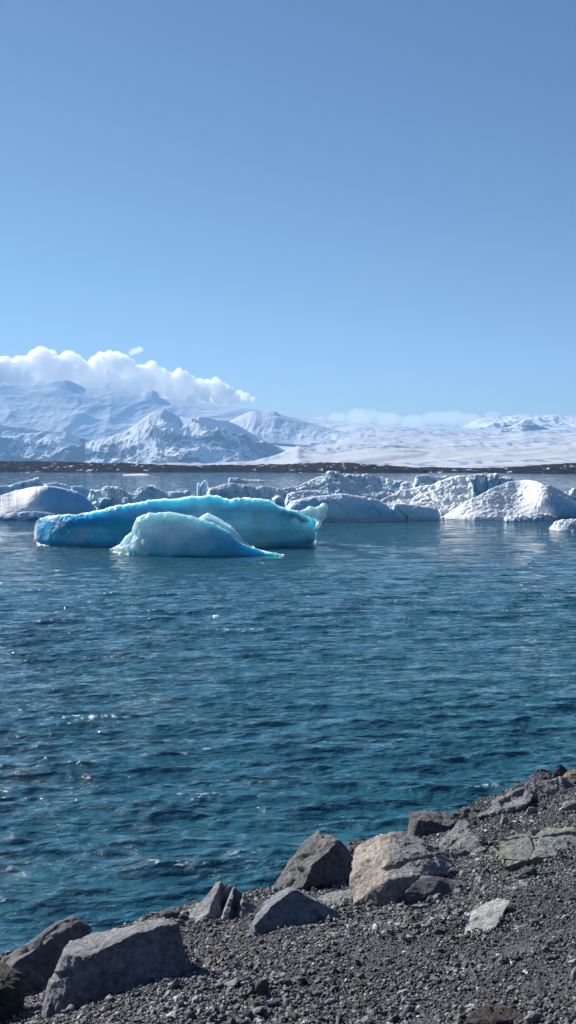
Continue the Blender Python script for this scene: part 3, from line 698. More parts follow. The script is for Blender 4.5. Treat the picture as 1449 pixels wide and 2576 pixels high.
# snowy berg at the left edge
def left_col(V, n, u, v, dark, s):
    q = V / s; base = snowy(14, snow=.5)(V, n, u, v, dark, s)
    shade_mask = sst(.66, .70, u + fbm(q * 2.2, 5, 90) * .10) * (1 - sst(.93, .98, v + fbm(q * 6, 3, 91) * .03))  # blue shade of the right half, painted over the snow colour
    return lerp(base, np.array([.32, .64, .90])[None] * (1 + .15 * fbm(q * 1.2, 3, 92)[:, None]), shade_mask)
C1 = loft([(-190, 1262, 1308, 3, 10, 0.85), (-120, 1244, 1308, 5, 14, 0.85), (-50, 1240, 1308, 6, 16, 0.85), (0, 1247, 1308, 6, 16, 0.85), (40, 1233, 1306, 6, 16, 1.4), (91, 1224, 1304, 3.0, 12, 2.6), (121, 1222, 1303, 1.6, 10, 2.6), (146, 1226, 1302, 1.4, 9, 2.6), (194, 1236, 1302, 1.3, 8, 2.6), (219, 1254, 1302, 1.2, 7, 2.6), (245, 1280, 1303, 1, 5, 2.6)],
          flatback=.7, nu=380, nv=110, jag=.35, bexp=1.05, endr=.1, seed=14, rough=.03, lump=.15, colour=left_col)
C2 = loft([(-150, 1294, 1310, .8, 5), (0, 1293, 1310, .8, 5), (40, 1289, 1310, .8, 5), (90, 1286, 1310, .8, 5), (130, 1290, 1309, .8, 4), (150, 1300, 1308, .5, 2)], nu=200, nv=60, jag=.4, bexp=1.5, seed=15, rough=.12, colour=tones(np.array([.10, .35, .62]), SHADE, WHITE, .9, .5, 0, 0, 15))
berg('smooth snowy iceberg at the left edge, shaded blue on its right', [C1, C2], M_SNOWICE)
# debris behind it
D1 = loft([(-60, 1228, 1262, 1, 5), (0, 1222, 1262, 1, 6), (25, 1219, 1262, 1, 6), (60, 1210, 1262, 1.2, 6), (80, 1206, 1262, 1.2, 5), (98, 1201, 1262, 1, 4), (101, 1215, 1262, .6, 3), (118, 1220, 1262, .5, 3)], nu=220, nv=70, jag=.8, bexp=1.2, seed=20, rough=.12, block=.12, cell=2.5, colour=snowy(20, .18, .3))
berg('jagged tilted ice slab with a dark raised tip behind the left snowy iceberg', [D1], M_SNOWICE)
D2 = loft([(110, 1217, 1258, 1.9, 7), (140, 1213, 1258, 1.9, 7), (160, 1218, 1258, 1.9, 7), (180, 1224, 1258, 1.4, 6)], nu=120, nv=60, jag=.9, bexp=1.0, seed=21, rough=.14, block=.1, cell=2, colour=snowy(21, 0, .3))
D3 = loft([(178, 1232, 1264, .8, 4), (184, 1222, 1264, .8, 5), (205, 1223, 1264, .8, 5), (224, 1233, 1264, .8, 5), (230, 1246, 1264, .6, 4)], nu=120, nv=60, jag=.5, bexp=2, seed=22, rough=.08, colour=snowy(22, 0, .5))
berg('low white rubble of ice peeping over the middle of the left snowy iceberg', [D2], M_SNOWICE)
berg('squarish blue-grey ice block just right of the left snowy iceberg', [D3], M_SNOWICE)
def crumble(spec, seed, **k):
    rng = np.random.default_rng(seed); return spec
E = [loft([(220, 1250, 1283, 2.4, 7), (226, 1234, 1283, 2.4, 8), (255, 1229, 1283, 2.4, 8), (272, 1221, 1283, 2.4, 8), (290, 1226, 1283, 2.4, 8), (318, 1238, 1283, 2.4, 7), (345, 1246, 1283, 1.9, 6), (352, 1262, 1282, 1.0, 5)], nu=260, nv=90, jag=1., bexp=0.95, seed=25, rough=.14, block=.16, cell=2.2, colour=snowy(25, 0, .55, np.array([.34, .72, .90]), np.array([.70, .90, .96])))]
E += [chunk(262, 1283, 34, 1252, 1.8, 26, colour=snowy(26, 0, .6, np.array([.18, .52, .68]), np.array([.3, .62, .74])), dy=-.6), chunk(306, 1283, 30, 1250, 1.6, 27, colour=snowy(27, 0, .3), dy=-.5), chunk(238, 1284, 22, 1262, 1.4, 28, colour=snowy(28, 0, .4), dy=-.4)]
berg('crumbled white iceberg with a blue block in it, left of the peaked crumbled one', E, M_SNOWICE)
Fb = [loft([(325, 1256, 1276, 1.9, 6), (336, 1240, 1276, 2.4, 8), (350, 1228, 1276, 2.4, 8), (374, 1216, 1276, 2.9, 9), (392, 1222, 1276, 2.9, 9), (412, 1236, 1276, 2.9, 8), (440, 1239, 1276, 2.9, 8), (470, 1235, 1276, 2.9, 8), (484, 1246, 1276, 1.9, 6)], nu=320, nv=90, jag=1., bexp=0.95, seed=30, rough=.14, block=.16, cell=2.4, colour=snowy(30, 0, .55, np.array([.34, .72, .88]), np.array([.70, .90, .96])))]
Fb += [chunk(385, 1272, 36, 1236, 2.2, 31, colour=snowy(31, 0, .6, np.array([.22, .56, .66]), np.array([.35, .66, .72])), dy=-.5), chunk(432, 1272, 30, 1243, 2, 32, colour=snowy(32, 0, .4), dy=-.5), chunk(346, 1274, 26, 1248, 1.6, 33, colour=snowy(33, 0, .3), dy=-.4)]
berg('peaked crumbled white iceberg with many blocks behind the crest of the large blue one', Fb, M_SNOWICE)
G = [loft([(495, 1222, 1262, .5, 2.2), (497, 1215, 1262, .5, 2.2), (501, 1213, 1262, .5, 2.2), (504, 1220, 1262, .5, 2.2)], nu=50, nv=70, jag=.4, bexp=3, endr=.5, seed=35, rough=.05, colour=snowy(35, 0, .2))]
G2 = [loft([(502, 1226, 1262, .6, 3), (507, 1213, 1262, .6, 3), (515, 1207, 1262, .6, 3), (522, 1213, 1262, .6, 3), (525, 1232, 1262, .6, 3)], nu=70, nv=70, jag=.5, bexp=3, endr=.4, seed=36, rough=.06, colour=snowy(36, 0, .2))]
berg('thin upright shard of white ice, the narrower left one of two', G, M_SNOWICE)
berg('taller upright shard of white ice, the broader right one of two', G2, M_SNOWICE)
Hc = snowy(40, .0, .30, np.array([.36, .64, .88]), np.array([.62, .84, .95]))
Hb = [loft([(520, 1246, 1264, .8, 5), (527, 1229, 1264, 1, 8), (548, 1222, 1264, 1, 8), (572, 1216, 1264, 1, 8), (599, 1219, 1264, 1, 8), (625, 1220, 1264, 1, 8), (640, 1222, 1264, 1, 8), (676, 1223, 1264, 1, 8), (704, 1229, 1264, 1, 8), (719, 1242, 1264, .8, 6)], nu=360, nv=90, jag=.7, bexp=3, seed=40, rough=.08, block=.14, cell=1.8, colour=Hc,
           cracks=((.17, .3, .20, .95, .006, .08), (.36, .1, .35, .8, .004, .06), (.52, .1, .50, .95, .008, .10), (.83, .2, .80, .9, .005, .06))),
      chunk(682, 1225, 9, 1211, 1.4, 42, colour=snowy(42), z0=1.5, dy=80), chunk(700, 1266, 34, 1246, 2.5, 43, colour=Hc, dy=-.5)]
Hb.pop(1)
berg('wall-like row of blocky shaded blue-grey ice with vertical cracks behind the large blue iceberg', Hb, M_SNOWICE)
berg('small flat blue floe alone on the far open water', [loft([(574, 1206, 1213.0, 2, 8), (578, 1201, 1213.0, 2, 10), (600, 1202, 1213.0, 2, 12), (612, 1205, 1213.0, 2, 12), (640, 1205.5, 1213.0, 2, 12), (666, 1209, 1213.0, 2, 10)], nu=160, nv=50, jag=.35, bexp=1.6, seed=45, rough=.1, colour=snowy(45, 0, .4, np.array([.2, .48, .68])))], M_SNOWICE)
berg('thin low ice floe near the far shore, left part of the lagoon', [loft([(308, 1194.2, 1195.6, 4, 30), (330, 1192.2, 1195.6, 6, 30), (360, 1191.5, 1195.6, 6, 30), (376, 1194.2, 1195.6, 4, 30)], nu=100, nv=40, jag=.1, bexp=1.2, seed=46, rough=.05, colour=snowy(46))], M_SNOWICE)
# snowy rubble mound behind centre
J = [loft([(690, 1236, 1258, 2, 12), (712, 1230, 1258, 3, 16), (745, 1225, 1258, 4, 20), (768, 1214, 1258, 5, 22), (790, 1206, 1258, 6, 24), (812, 1192, 1258, 6, 24), (825, 1186, 1258, 6, 24), (845, 1185, 1258, 6, 24), (862, 1192, 1258, 6, 24), (880, 1191, 1258, 6, 24), (900, 1196, 1258, 6, 24), (925, 1192, 1258, 6, 24), (960, 1200, 1258, 6, 22), (985, 1206, 1258, 5, 20), (1010, 1211, 1258, 4, 16), (1040, 1226, 1258, 3, 12)],
          nu=460, nv=130, jag=.8, bexp=1.05, seed=50, rough=.10, block=.10, cell=3.0, lump=.7, colour=snowy(50, .14, .3), terr=3)]
berg('wide humped mound of dirty white ice rubble, right of centre at the back', J, M_SNOWICE)
J2 = [loft([(745, 1252, 1285, 1.5, 7), (752, 1239, 1285, 1.5, 8), (775, 1233, 1285, 1.5, 8), (800, 1236, 1285, 1.5, 8), (815, 1248, 1285, 1, 6)], nu=150, nv=70, jag=.5, bexp=2., seed=52, rough=.08, colour=Hc)]
J2 = [loft([(719, 1262, 1284, 1, 6), (724, 1243, 1284, 1.5, 8), (745, 1236, 1284, 1.5, 8), (775, 1233, 1284, 1.5, 8), (805, 1238, 1284, 1.5, 8), (820, 1252, 1284, 1, 6)], nu=200, nv=70, jag=.6, bexp=2., seed=52, rough=.10, block=.08, cell=2, colour=Hc)]
berg('shaded blue ice block wedged between the row of blocky ice and the long slab', J2, M_SNOWICE)
# long slab
Kc = tones(np.array([.42, .74, .93]), np.array([.66, .87, .96]), WHITE, .955, .62, .4, 0, 55, .6)
K = loft([(712, 1290, 1311, 1, 6), (730, 1262, 1312, 1.1, 7), (760, 1254, 1312, 1.1, 7), (804, 1247, 1312, 1.1, 7), (861, 1242, 1312, 1.1, 7), (918, 1250, 1312, 1.1, 7), (925, 1256, 1312, 1.1, 7), (932, 1252, 1312, 1.1, 7), (952, 1257, 1312, 1.1, 7), (979, 1274, 1311, 1.1, 7), (986, 1277, 1311, 1.1, 7), (992, 1266, 1311, 1.1, 7), (1053, 1270, 1310, 1.1, 7), (1060, 1273, 1310, 1.1, 7), (1096, 1276, 1309, 1.6, 8), (1104, 1284, 1309, 1.2, 5), (1110, 1292, 1308, 1, 4)],
         nu=560, nv=120, jag=.25, bexp=2.6, endr=.05, flatback=.8, seed=55, rough=.05, lump=.3, colour=Kc,
         cracks=((.29, .9, .40, .2, .003, .03), (.525, .98, .64, .1, .005, .06), (.68, .98, .79, .0, .009, .10), (.42, .7, .47, .3, .002, .02)))
berg('long low blue ice slab crossed by diagonal dark cracks', [K], M_SNOWICE)
# white sweep behind the slab
L1 = loft([(945, 1276, 1296, 2, 8), (957, 1256, 1296, 4, 12), (1009, 1233, 1296, 7, 20), (1040, 1229, 1296, 8, 22), (1057, 1222, 1296, 8, 22), (1085, 1222, 1296, 8, 22), (1105, 1212, 1296, 8, 22), (1122, 1206, 1296, 8, 22), (1145, 1198, 1296, 8, 22), (1157, 1196, 1296, 8, 22), (1180, 1204, 1296, 7, 20), (1190, 1222, 1296, 5, 16), (1200, 1250, 1296, 3, 10)],
          nu=420, nv=130, jag=.6, bexp=.95, seed=60, rough=.09, terr=4, lump=.6, colour=tones(np.array([.18, .50, .66]), np.array([.45, .72, .84]), WHITE, .97, .12, 0, 0.02, 60, .6))
berg('sweeping white snow-covered iceberg with a blue undercut, between the long slab and the pyramid', [L1], M_SNOWICE)
Mb = [loft([(1008, 1226, 1272, 3.0, 10), (1014, 1214, 1272, 3.0, 12), (1040, 1208, 1272, 3.0, 12), (1046, 1196, 1272, 3.0, 12), (1064, 1192, 1272, 3.0, 12), (1090, 1197, 1272, 3.0, 12), (1110, 1200, 1272, 3.0, 12), (1125, 1196, 1272, 3.0, 12)], nu=220, nv=90, jag=.7, bexp=1.4, seed=65, rough=.1, block=.12, cell=2, colour=snowy(65, 0, .35, np.array([.26, .52, .66]), np.array([.5, .72, .80])))]
berg('rounded pale blue ice blocks standing behind the left part of the sweeping white iceberg', Mb, M_SNOWICE)
M2 = [loft([(1150, 1215, 1275, 1.5, 8), (1160, 1197, 1275, 1.5, 10), (1190, 1193, 1275, 1.5, 10), (1225, 1195, 1275, 1.5, 10), (1245, 1190, 1275, 1.5, 10), (1257, 1192, 1275, 1.5, 10), (1262, 1200, 1275, 1.5, 10), (1275, 1197, 1275, 1.5, 10), (1290, 1203, 1275, 1.5, 8), (1300, 1215, 1275, 1.5, 8)], nu=260, nv=100, jag=.6, bexp=3.5, seed=66, rough=.08, block=.08, cell=2, colour=snowy(66, 0, .35, np.array([.22, .46, .66]), np.array([.40, .64, .80])),
           cracks=((.5, .1, .5, 1, .012, .12), (.73, .0, .73, 1, .02, .22), (.3, .1, .32, .9, .01, .08)))]
berg('steep blue ice cliff with vertical clefts behind the left flank of the pyramid', M2, M_SNOWICE)
# pyramid
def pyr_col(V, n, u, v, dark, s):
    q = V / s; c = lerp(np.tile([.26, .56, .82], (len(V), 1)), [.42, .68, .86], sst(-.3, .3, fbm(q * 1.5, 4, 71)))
    fr = sst(.68, .60, u + fbm(q * 3, 5, 72) * .14); fr = np.maximum(fr, sst(.5, .7, n[:, 2]))  # white on the left; shade of the right slope painted in blue
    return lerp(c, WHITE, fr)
Nb = loft([(1112, 1299, 1305, .5, 3, 0.9), (1130, 1288, 1306, 1.5, 6, 0.9), (1166, 1266, 1308, 3, 10, 0.9), (1205, 1246, 1309, 4, 13, 0.9), (1240, 1227, 1309, 5, 15, 0.9), (1279, 1212, 1309, 6, 16, 0.9), (1318, 1207, 1309, 6, 16, 0.9), (1349, 1209, 1309, 4, 15, 1.6), (1371, 1222, 1309, 1.8, 12, 2.6), (1405, 1243, 1309, 1.5, 10, 2.6), (1449, 1264, 1309, 1.3, 9, 2.6), (1500, 1280, 1309, 1.2, 8, 2.6), (1560, 1298, 1308, 1, 4, 2.6)],
          nu=480, nv=150, jag=.4, smooth=.09, bexp=1.0, endr=.06, seed=70, rough=.035, lump=.8, colour=pyr_col)
N2 = loft([(1270, 1302, 1311, .6, 3), (1300, 1295, 1312, .8, 4), (1330, 1298, 1312, .8, 4), (1355, 1291, 1312, .8, 4), (1385, 1293, 1312, .8, 4), (1400, 1302, 1311, .5, 3)], nu=160, nv=60, jag=.9, bexp=1.4, seed=73, rough=.25, block=.2, cell=2, colour=tones(np.array([.3, .55, .78]), SHADE, WHITE, .7, .4, 0, 0, 73))
berg('big pyramid-shaped snowy iceberg at the right, white left slope and blue right slope', [Nb, N2], M_SNOWICE)
berg('small rounded white mound behind the right shoulder of the pyramid', [loft([(1355, 1238, 1262, 1.5, 8), (1368, 1224, 1262, 2, 10), (1382, 1220, 1262, 2, 10), (1405, 1230, 1262, 2, 10), (1430, 1245, 1262, 2, 8), (1440, 1255, 1262, 1, 5)], nu=140, nv=70, jag=.4, bexp=1.2, seed=75, rough=.08, colour=snowy(75))], M_SNOWICE)
berg('dirty dark-streaked white ice cut by the right edge above the pyramid flank', [loft([(1418, 1248, 1256, 1, 6), (1424, 1236, 1256, 2, 10), (1445, 1229, 1256, 2, 10), (1490, 1226, 1256, 2, 10), (1530, 1240, 1256, 1, 6)], nu=140, nv=70, jag=.8, bexp=1.4, seed=76, rough=.12, block=.1, cell=2, colour=snowy(76, .25))], M_SNOWICE)
berg('low crumbly white ice chunk at the right edge in front of the pyramid', [loft([(1383, 1328, 1331, .3, 1.5), (1390, 1320, 1333, .6, 3), (1405, 1310, 1335, 1, 4), (1425, 1306, 1336, 1.2, 5), (1460, 1304, 1336, 1.3, 5), (1510, 1306, 1336, 1.2, 5), (1545, 1320, 1334, .7, 3)], nu=200, nv=90, jag=.8, bexp=1.2, seed=78, rough=.14, block=.2, cell=2.2, lump=.8, colour=snowy(78, 0, .2, np.array([.7, .78, .85]), np.array([.8, .86, .9])))], M_SNOWICE)
def bit(label, px, py, wpx, seed):
    x, y, _ = at_z(px, py); D, F = get_ico(3); r = wpx * float(y) / FPX * .5
    V = D * (1 + perlin(D * 1.6 + seed, seed)[:, None] * .6) * (r, r, r * .9) + (0, 0, r * .35)
    o = mesh_obj('ice_chunk', V, F, M_CLEAR, np.tile([.88, .91, .93], (len(V), 1))); o.location = (float(x), float(y), 0.03); tag(o, label, 'ice chunk', 'small ice chunks drifting on the water')
bit('small bright lump of ice bobbing alone on the open water', 542, 1556, 12, 3)
bit('tiny white lump of ice on the water at the left edge', 2, 1472, 9, 4)

# ------------------------------------------------------------------ far shore, glacier and mountains
SNOW = np.array([.62, .64, .68]); ROCK = np.array([.055, .055, .065])
def terrain(name, label_, rows, mat, nu, nv, xr, seed, noise, colour, t_end=1.5, foot_drop=20, pw=1.0, pts_sc=1 / 900., oct=7, ridged=True, keep=.35, gully=0.):
    """rows: (px, skyline py, crest distance, foot distance, foot height)"""
    rows = np.array(rows, float); px = np.linspace(xr[0], xr[1], nu)
    g = lambda k: np.interp(px, rows[:, 0], rows[:, k])
    top, D, Df, zf = g(1), g(2), g(3), g(4); a, c = ray(px, top); zt = H_CAM + c * D
    t = np.linspace(0, t_end, nv)[None]; X = np.zeros((nu, nv)); 
    Y = Df[:, None] + (D - Df)[:, None] * t; az = ray(px, px * 0 + 1181)[0]; X = az[:, None] * Y
    up = np.clip(t, 0, 1) ** pw
    
    ks = max(3, nu // 14); ker = np.hanning(ks * 2 + 3); ker /= ker.sum(); zs = np.convolve(np.pad(zt, ks + 1, mode='edge'), ker, 'valid')
    wt = np.clip(1 - np.abs(t - 1) / .16, 0, 1) ** 1.3; ztt = zs[:, None] * (1 - wt) + zt[:, None] * wt
    Z = zf[:, None] + (ztt - zf[:, None]) * np.where(t <= 1, up, 1 - (t - 1) * .35)
    Z = np.where(t == 0, zf[:, None] - foot_drop, Z)
    p = np.stack([X.ravel(), Y.ravel(), 0 * X.ravel()], 1)
    wob = fbm(p * pts_sc * .7, 3, seed + 9); env = np.sin(np.clip(t, 0, 1) * math.pi) ** .7 * (1 - keep) + keep * np.clip(t * 3, 0, 1)
    env = np.where(t > 1, keep, env)
    q = p * pts_sc + wob[:, None] * .35
    nz = fbm(q, oct, seed, gain=.52, ridged=ridged).reshape(nu, nv)
    Z = Z + nz * noise * env
    if gully:
        gq = np.stack([p[:, 0] * pts_sc * 5 + wob * 1.5, p[:, 1] * pts_sc * .9, 0 * p[:, 0]], 1); Z = Z + fbm(gq, 3, seed + 20, ridged=True).reshape(nu, nv) * gully * env
    V = np.stack([X.ravel(), Y.ravel(), Z.ravel()], 1); F = grid_faces(nu, nv)
    n = vnormals(V, F)
    if n[:, 2].mean() < 0: F = F[:, ::-1]; n = -n
    tt = np.broadcast_to(t, (nu, nv)).ravel(); pp = np.repeat(px, nv)
    C = colour(V, n, tt, pp)
    o = mesh_obj(name, V, F, mat, np.clip(C, .02, .92)); tag(o, label_, kind='structure'); return o
def mcol(seed, lo, hi, rockamt, hline=None):
    def f(V, n, t, px):
        k = fbm(V / (480., 480., 300.), 5, seed, gain=.55); k2 = fbm(V * (1 / 900., 1 / 900., 1 / 120.), 4, seed + 2)
        h = (V[:, 2] - lo) / (hi - lo)
        r = sst(-.03, .07, k * 1.1 + k2 * .5 + rockamt + (.80 - n[:, 2]) * 1.3 - np.clip(h, -.3, 1.2) * .75)
        return lerp(np.tile(SNOW, (len(V), 1)), ROCK, np.clip(r, 0, 1) * .92)
    return f
# far ice-capped massif
terrain('mountain_massif', None, [(-500, 985, 14500, 12700, 60), (-200, 968, 14500, 12700, 60), (0, 963, 14500, 12700, 60), (60, 969, 14500, 12700, 60), (110, 965, 14500, 12700, 60), (140, 958, 14500, 12700, 60), (168, 955, 14500, 12700, 60), (190, 963, 14500, 12700, 60), (215, 975, 14500, 12700, 60), (260, 980, 14500, 12700, 60), (300, 985, 14500, 12700, 60), (355, 991, 14500, 12700, 60), (368, 985, 14500, 12700, 60), (385, 981, 14500, 12700, 60), (398, 988, 14500, 12700, 60), (404, 1001, 14500, 12700, 60),
        (450, 1008, 14500, 12700, 60), (640, 1029, 14500, 12700, 60), (700, 1043, 14500, 12700, 80), (770, 1052, 14500, 12700, 200), (900, 1064, 14500, 13000, 380), (1000, 1072, 14500, 13200, 400), (1060, 1080, 14500, 13000, 420)],
        M_MTN, 560, 240, (-500, 1060), 101, 130, mcol(101, 60, 900, -.16), pw=1.0, pts_sc=1 / 2300., keep=.05)
# left dark cliffs
terrain('mountain_cliffs', None, [(-500, 1020, 10200, 9550, 10), (-200, 1040, 10200, 9550, 10), (0, 1068, 10200, 9550, 10), (60, 1076, 10200, 9550, 10), (110, 1082, 10200, 9550, 10), (170, 1086, 10200, 9550, 10), (220, 1106, 10200, 9550, 10), (255, 1120, 10200, 9550, 10), (290, 1150, 10000, 9450, 10), (320, 1166, 9700, 9300, 5)],
        M_MTN, 420, 160, (-500, 320), 111, 150, mcol(111, 0, 520, .26), pw=.8, oct=5, pts_sc=1 / 900., keep=.15, gully=40)
# ridged mountain in the middle
terrain('mountain_ridge', None, [(215, 1112, 9900, 8900, 5), (260, 1100, 9900, 8900, 5), (310, 1088, 9900, 8900, 5), (345, 1068, 9900, 8900, 5), (365, 1050, 9900, 8900, 5), (390, 1036, 9900, 8900, 5), (412, 1029, 9900, 8900, 5), (430, 1036, 9900, 8900, 5), (450, 1047, 9900, 8900, 5), (475, 1052, 9800, 8900, 5), (500, 1049, 9700, 8900, 5), (520, 1048, 9700, 8900, 5), (545, 1055, 9700, 8900, 5), (575, 1058, 9700, 8900, 5), (610, 1075, 9700, 8900, 5), (650, 1100, 9700, 8900, 5), (690, 1122, 9700, 8900, 5), (720, 1135, 9700, 8900, 5), (745, 1150, 9600, 8900, 3)],
        M_MTN, 520, 220, (215, 745), 121, 230, mcol(121, 0, 560, .02), pw=.9, oct=5, pts_sc=1 / 1100., keep=.08, gully=60)
# dark-topped shoulder poking through the ice
terrain('mountain_shoulder', None, [(575, 1060, 12300, 11500, 380), (600, 1048, 12300, 11500, 330), (622, 1038, 12300, 11500, 300), (640, 1032, 12300, 11500, 300), (660, 1035, 12300, 11500, 280), (690, 1034, 12300, 11500, 280), (705, 1042, 12300, 11500, 270), (740, 1052, 12300, 11500, 260), (790, 1066, 12300, 11400, 250), (850, 1082, 12300, 11400, 250), (910, 1096, 12300, 11500, 240)],
        M_MTN, 280, 110, (575, 910), 131, 38, mcol(131, 250, 620, -.06), oct=5, pts_sc=1 / 700., keep=.1, gully=10)
# glacier
def gcol(V, n, t, px):
    k = fbm(V * (1 / 2600., 1 / 1100., 0), 4, 141); cr = fbm(V * (1 / 90., 1 / 420., 0), 4, 142, ridged=True)
    patch = sst(-.03, .08, k)
    c = lerp(np.tile(SNOW * .80, (len(V), 1)), np.array([.16, .21, .32]), patch * sst(-.2, .2, cr) * .9)
    # medial moraine line and its dirty fan
    mx_ = V[:, 0] / V[:, 1] * FPX + CX; my_ = HOR - (V[:, 2] - H_CAM) / V[:, 1] * FPX      # the medial moraine, a bent band of debris
    m = np.zeros(len(V)); L_ = [(880, 1166, 5), (945, 1160, 4), (1000, 1152, 3), (1062, 1146, 2.5), (1072, 1139, 2), (1040, 1136, 1.5), (1000, 1134, 1)]
    for (a0, b0, w0), (a1, b1, w1) in zip(L_[:-1], L_[1:]):
        ab = np.array([a1 - a0, b1 - b0]); tt_ = np.clip(((mx_ - a0) * ab[0] + (my_ - b0) * ab[1]) / (ab @ ab), 0, 1)
        dd = np.hypot((mx_ - a0 - tt_ * ab[0]) * .4, my_ - b0 - tt_ * ab[1]); m = np.maximum(m, (1 - sst(.2, 1.5, dd / (w0 + (w1 - w0) * tt_) / 1.5 + cr * 1.2 + k * 1.5)) * .5)
    return lerp(c, ROCK * 3, m)
rows = [(-500, 1172, 7600, 3600, 4), (540, 1170, 7600, 3600, 4), (620, 1163, 8000, 3600, 4), (700, 1152, 8600, 3600, 5), (750, 1143, 9400, 3600, 8), (790, 1112, 11800, 3600, 8), (840, 1080, 13600, 3600, 8), (900, 1066, 13800, 3500, 8), (1060, 1074, 13800, 3300, 8), (1180, 1078, 13800, 3000, 8), (1300, 1076, 13800, 2800, 8), (1449, 1072, 13800, 2600, 8), (2000, 1065, 13800, 2600, 8)]
terrain('glacier', None, rows, M_GLAC, 620, 420, (-500, 2000), 141, 70, gcol, t_end=1.1, pw=1.25, pts_sc=1 / 1500., keep=.6, foot_drop=12, gully=12)
# rock islands in the ice
def island(px, py, D, wpx, top, seed, rock=.2, dep=.6):
    x0 = px - wpx; rows = [(x0, py, D, D - 500 * dep, 0), (px - wpx * .45, py + (top - py) * .45, D, D - 600 * dep, 0), (px - wpx * .1, top, D, D - 700 * dep, 0), (px + wpx * .12, top + 1, D, D - 700 * dep, 0), (px + wpx * .5, py + (top - py) * .5, D, D - 600 * dep, 0), (px + wpx, py, D, D - 500 * dep, 0)]
    zb = float(at_y(px, py, D)[2]); rows = [(a, b, c, d, zb - 30) for a, b, c, d, e in rows]
    terrain('nunatak', None, rows, M_MTN, 140, 70, (x0, px + wpx), seed, 60, mcol(seed, zb, zb + 200, rock), pts_sc=1 / 260., keep=.2, foot_drop=60)
island(1000, 1138, 8200, 66, 1107, 151, .22)
island(1135, 1106, 10500, 36, 1096, 152, .15)
island(1320, 1080, 12300, 60, 1056, 153, .12)
terrain('far_ridge', None, [(1160, 1078, 14300, 13300, 420), (1185, 1064, 14300, 13300, 430), (1205, 1052, 14300, 13300, 430), (1240, 1047, 14300, 13300, 430), (1290, 1046, 14300, 13300, 430), (1305, 1042, 14300, 13300, 430), (1360, 1044, 14300, 13300, 430), (1400, 1043, 14300, 13300, 430), (1449, 1047, 14300, 13300, 430), (1700, 1050, 14300, 13300, 430), (1900, 1060, 14300, 13300, 430)],
        M_MTN, 320, 90, (1160, 1900), 161, 70, mcol(161, 400, 720, .12), oct=4, pts_sc=1 / 800., keep=.1, gully=30)
# moraine along the far shore
def morcol(dark, snow):
    def f(V, n, t, px):
        k = fbm(V * (1 / 14., 1 / 60., 1 / 8.), 4, 171); k2 = fbm(V * (1 / 300., 1 / 300., 0), 3, 172)
        return lerp(np.tile(np.array(dark), (len(V), 1)) * (1 + .5 * k[:, None]), SNOW * .8, sst(.16, .26, k + k2 * .35 + snow))
    return f
terrain('moraine', None, [(-500, 1161, 2500, 1700, -2), (0, 1163, 2500, 1700, -2), (60, 1160, 2500, 1700, -2), (150, 1163, 2500, 1700, -2), (300, 1166, 2500, 1700, -2), (430, 1172, 2500, 1700, -2), (560, 1171, 2500, 1700, -2), (700, 1170, 2500, 1650, -2), (745, 1168, 2450, 1600, -2), (800, 1166, 2400, 1550, -2), (860, 1165, 2350, 1500, -2), (925, 1170, 2300, 1450, -2), (985, 1172, 2200, 1400, -2), (1030, 1177, 2100, 1350, -2), (1062, 1185, 2000, 1350, -2), (1075, 1191, 1900, 1350, -2)],
        M_MOR, 900, 120, (-500, 1075), 171, 14, morcol((.026, .024, .030), -.10), foot_drop=3, pts_sc=1 / 120., oct=6, keep=.5, pw=.8)
terrain('moraine', None, [(850, 1177, 2900, 1900, -2), (1000, 1178, 2900, 1800, -2), (1080, 1176, 2800, 1600, -2), (1200, 1179, 2700, 1400, -2), (1280, 1177, 2500, 1250, -2), (1350, 1172, 2400, 1150, -2), (1400, 1168, 2300, 1100, -2), (1449, 1166, 2200, 1050, -2), (2000, 1158, 2200, 900, -2)],
        M_MOR, 700, 120, (850, 2000), 175, 12, morcol((.024, .023, .030), -.09), foot_drop=3, pts_sc=1 / 120., oct=6, keep=.5, pw=.9)

# ------------------------------------------------------------------ haze and clouds
m = bpy.data.materials.new('haze'); m.use_nodes = True; t = m.node_tree; t.nodes.clear()
out = t.nodes.new('ShaderNodeOutputMaterial'); pv = t.nodes.new('ShaderNodeVolumePrincipled')
pv.inputs['Color'].default_value = (.30, .60, 1.0, 1); pv.inputs['Density'].default_value = 3.8e-5; pv.inputs['Anisotropy'].default_value = 0.15
t.links.new(pv.outputs[0], out.inputs['Volume'])
def box(name, lo, hi, mat):
    V = [(x, y, z) for x in (lo[0], hi[0]) for y in (lo[1], hi[1]) for z in (lo[2], hi[2])]
    F = [(0, 1, 3, 2), (4, 6, 7, 5), (0, 4, 5, 1), (2, 3, 7, 6), (0, 2, 6, 4), (1, 5, 7, 3)]
    return mesh_obj(name, V, F, mat, smooth=False)
hz = box('haze', (-17000, -17000, -120), (17000, 15600, 1420), m); hz['kind'] = 'stuff'

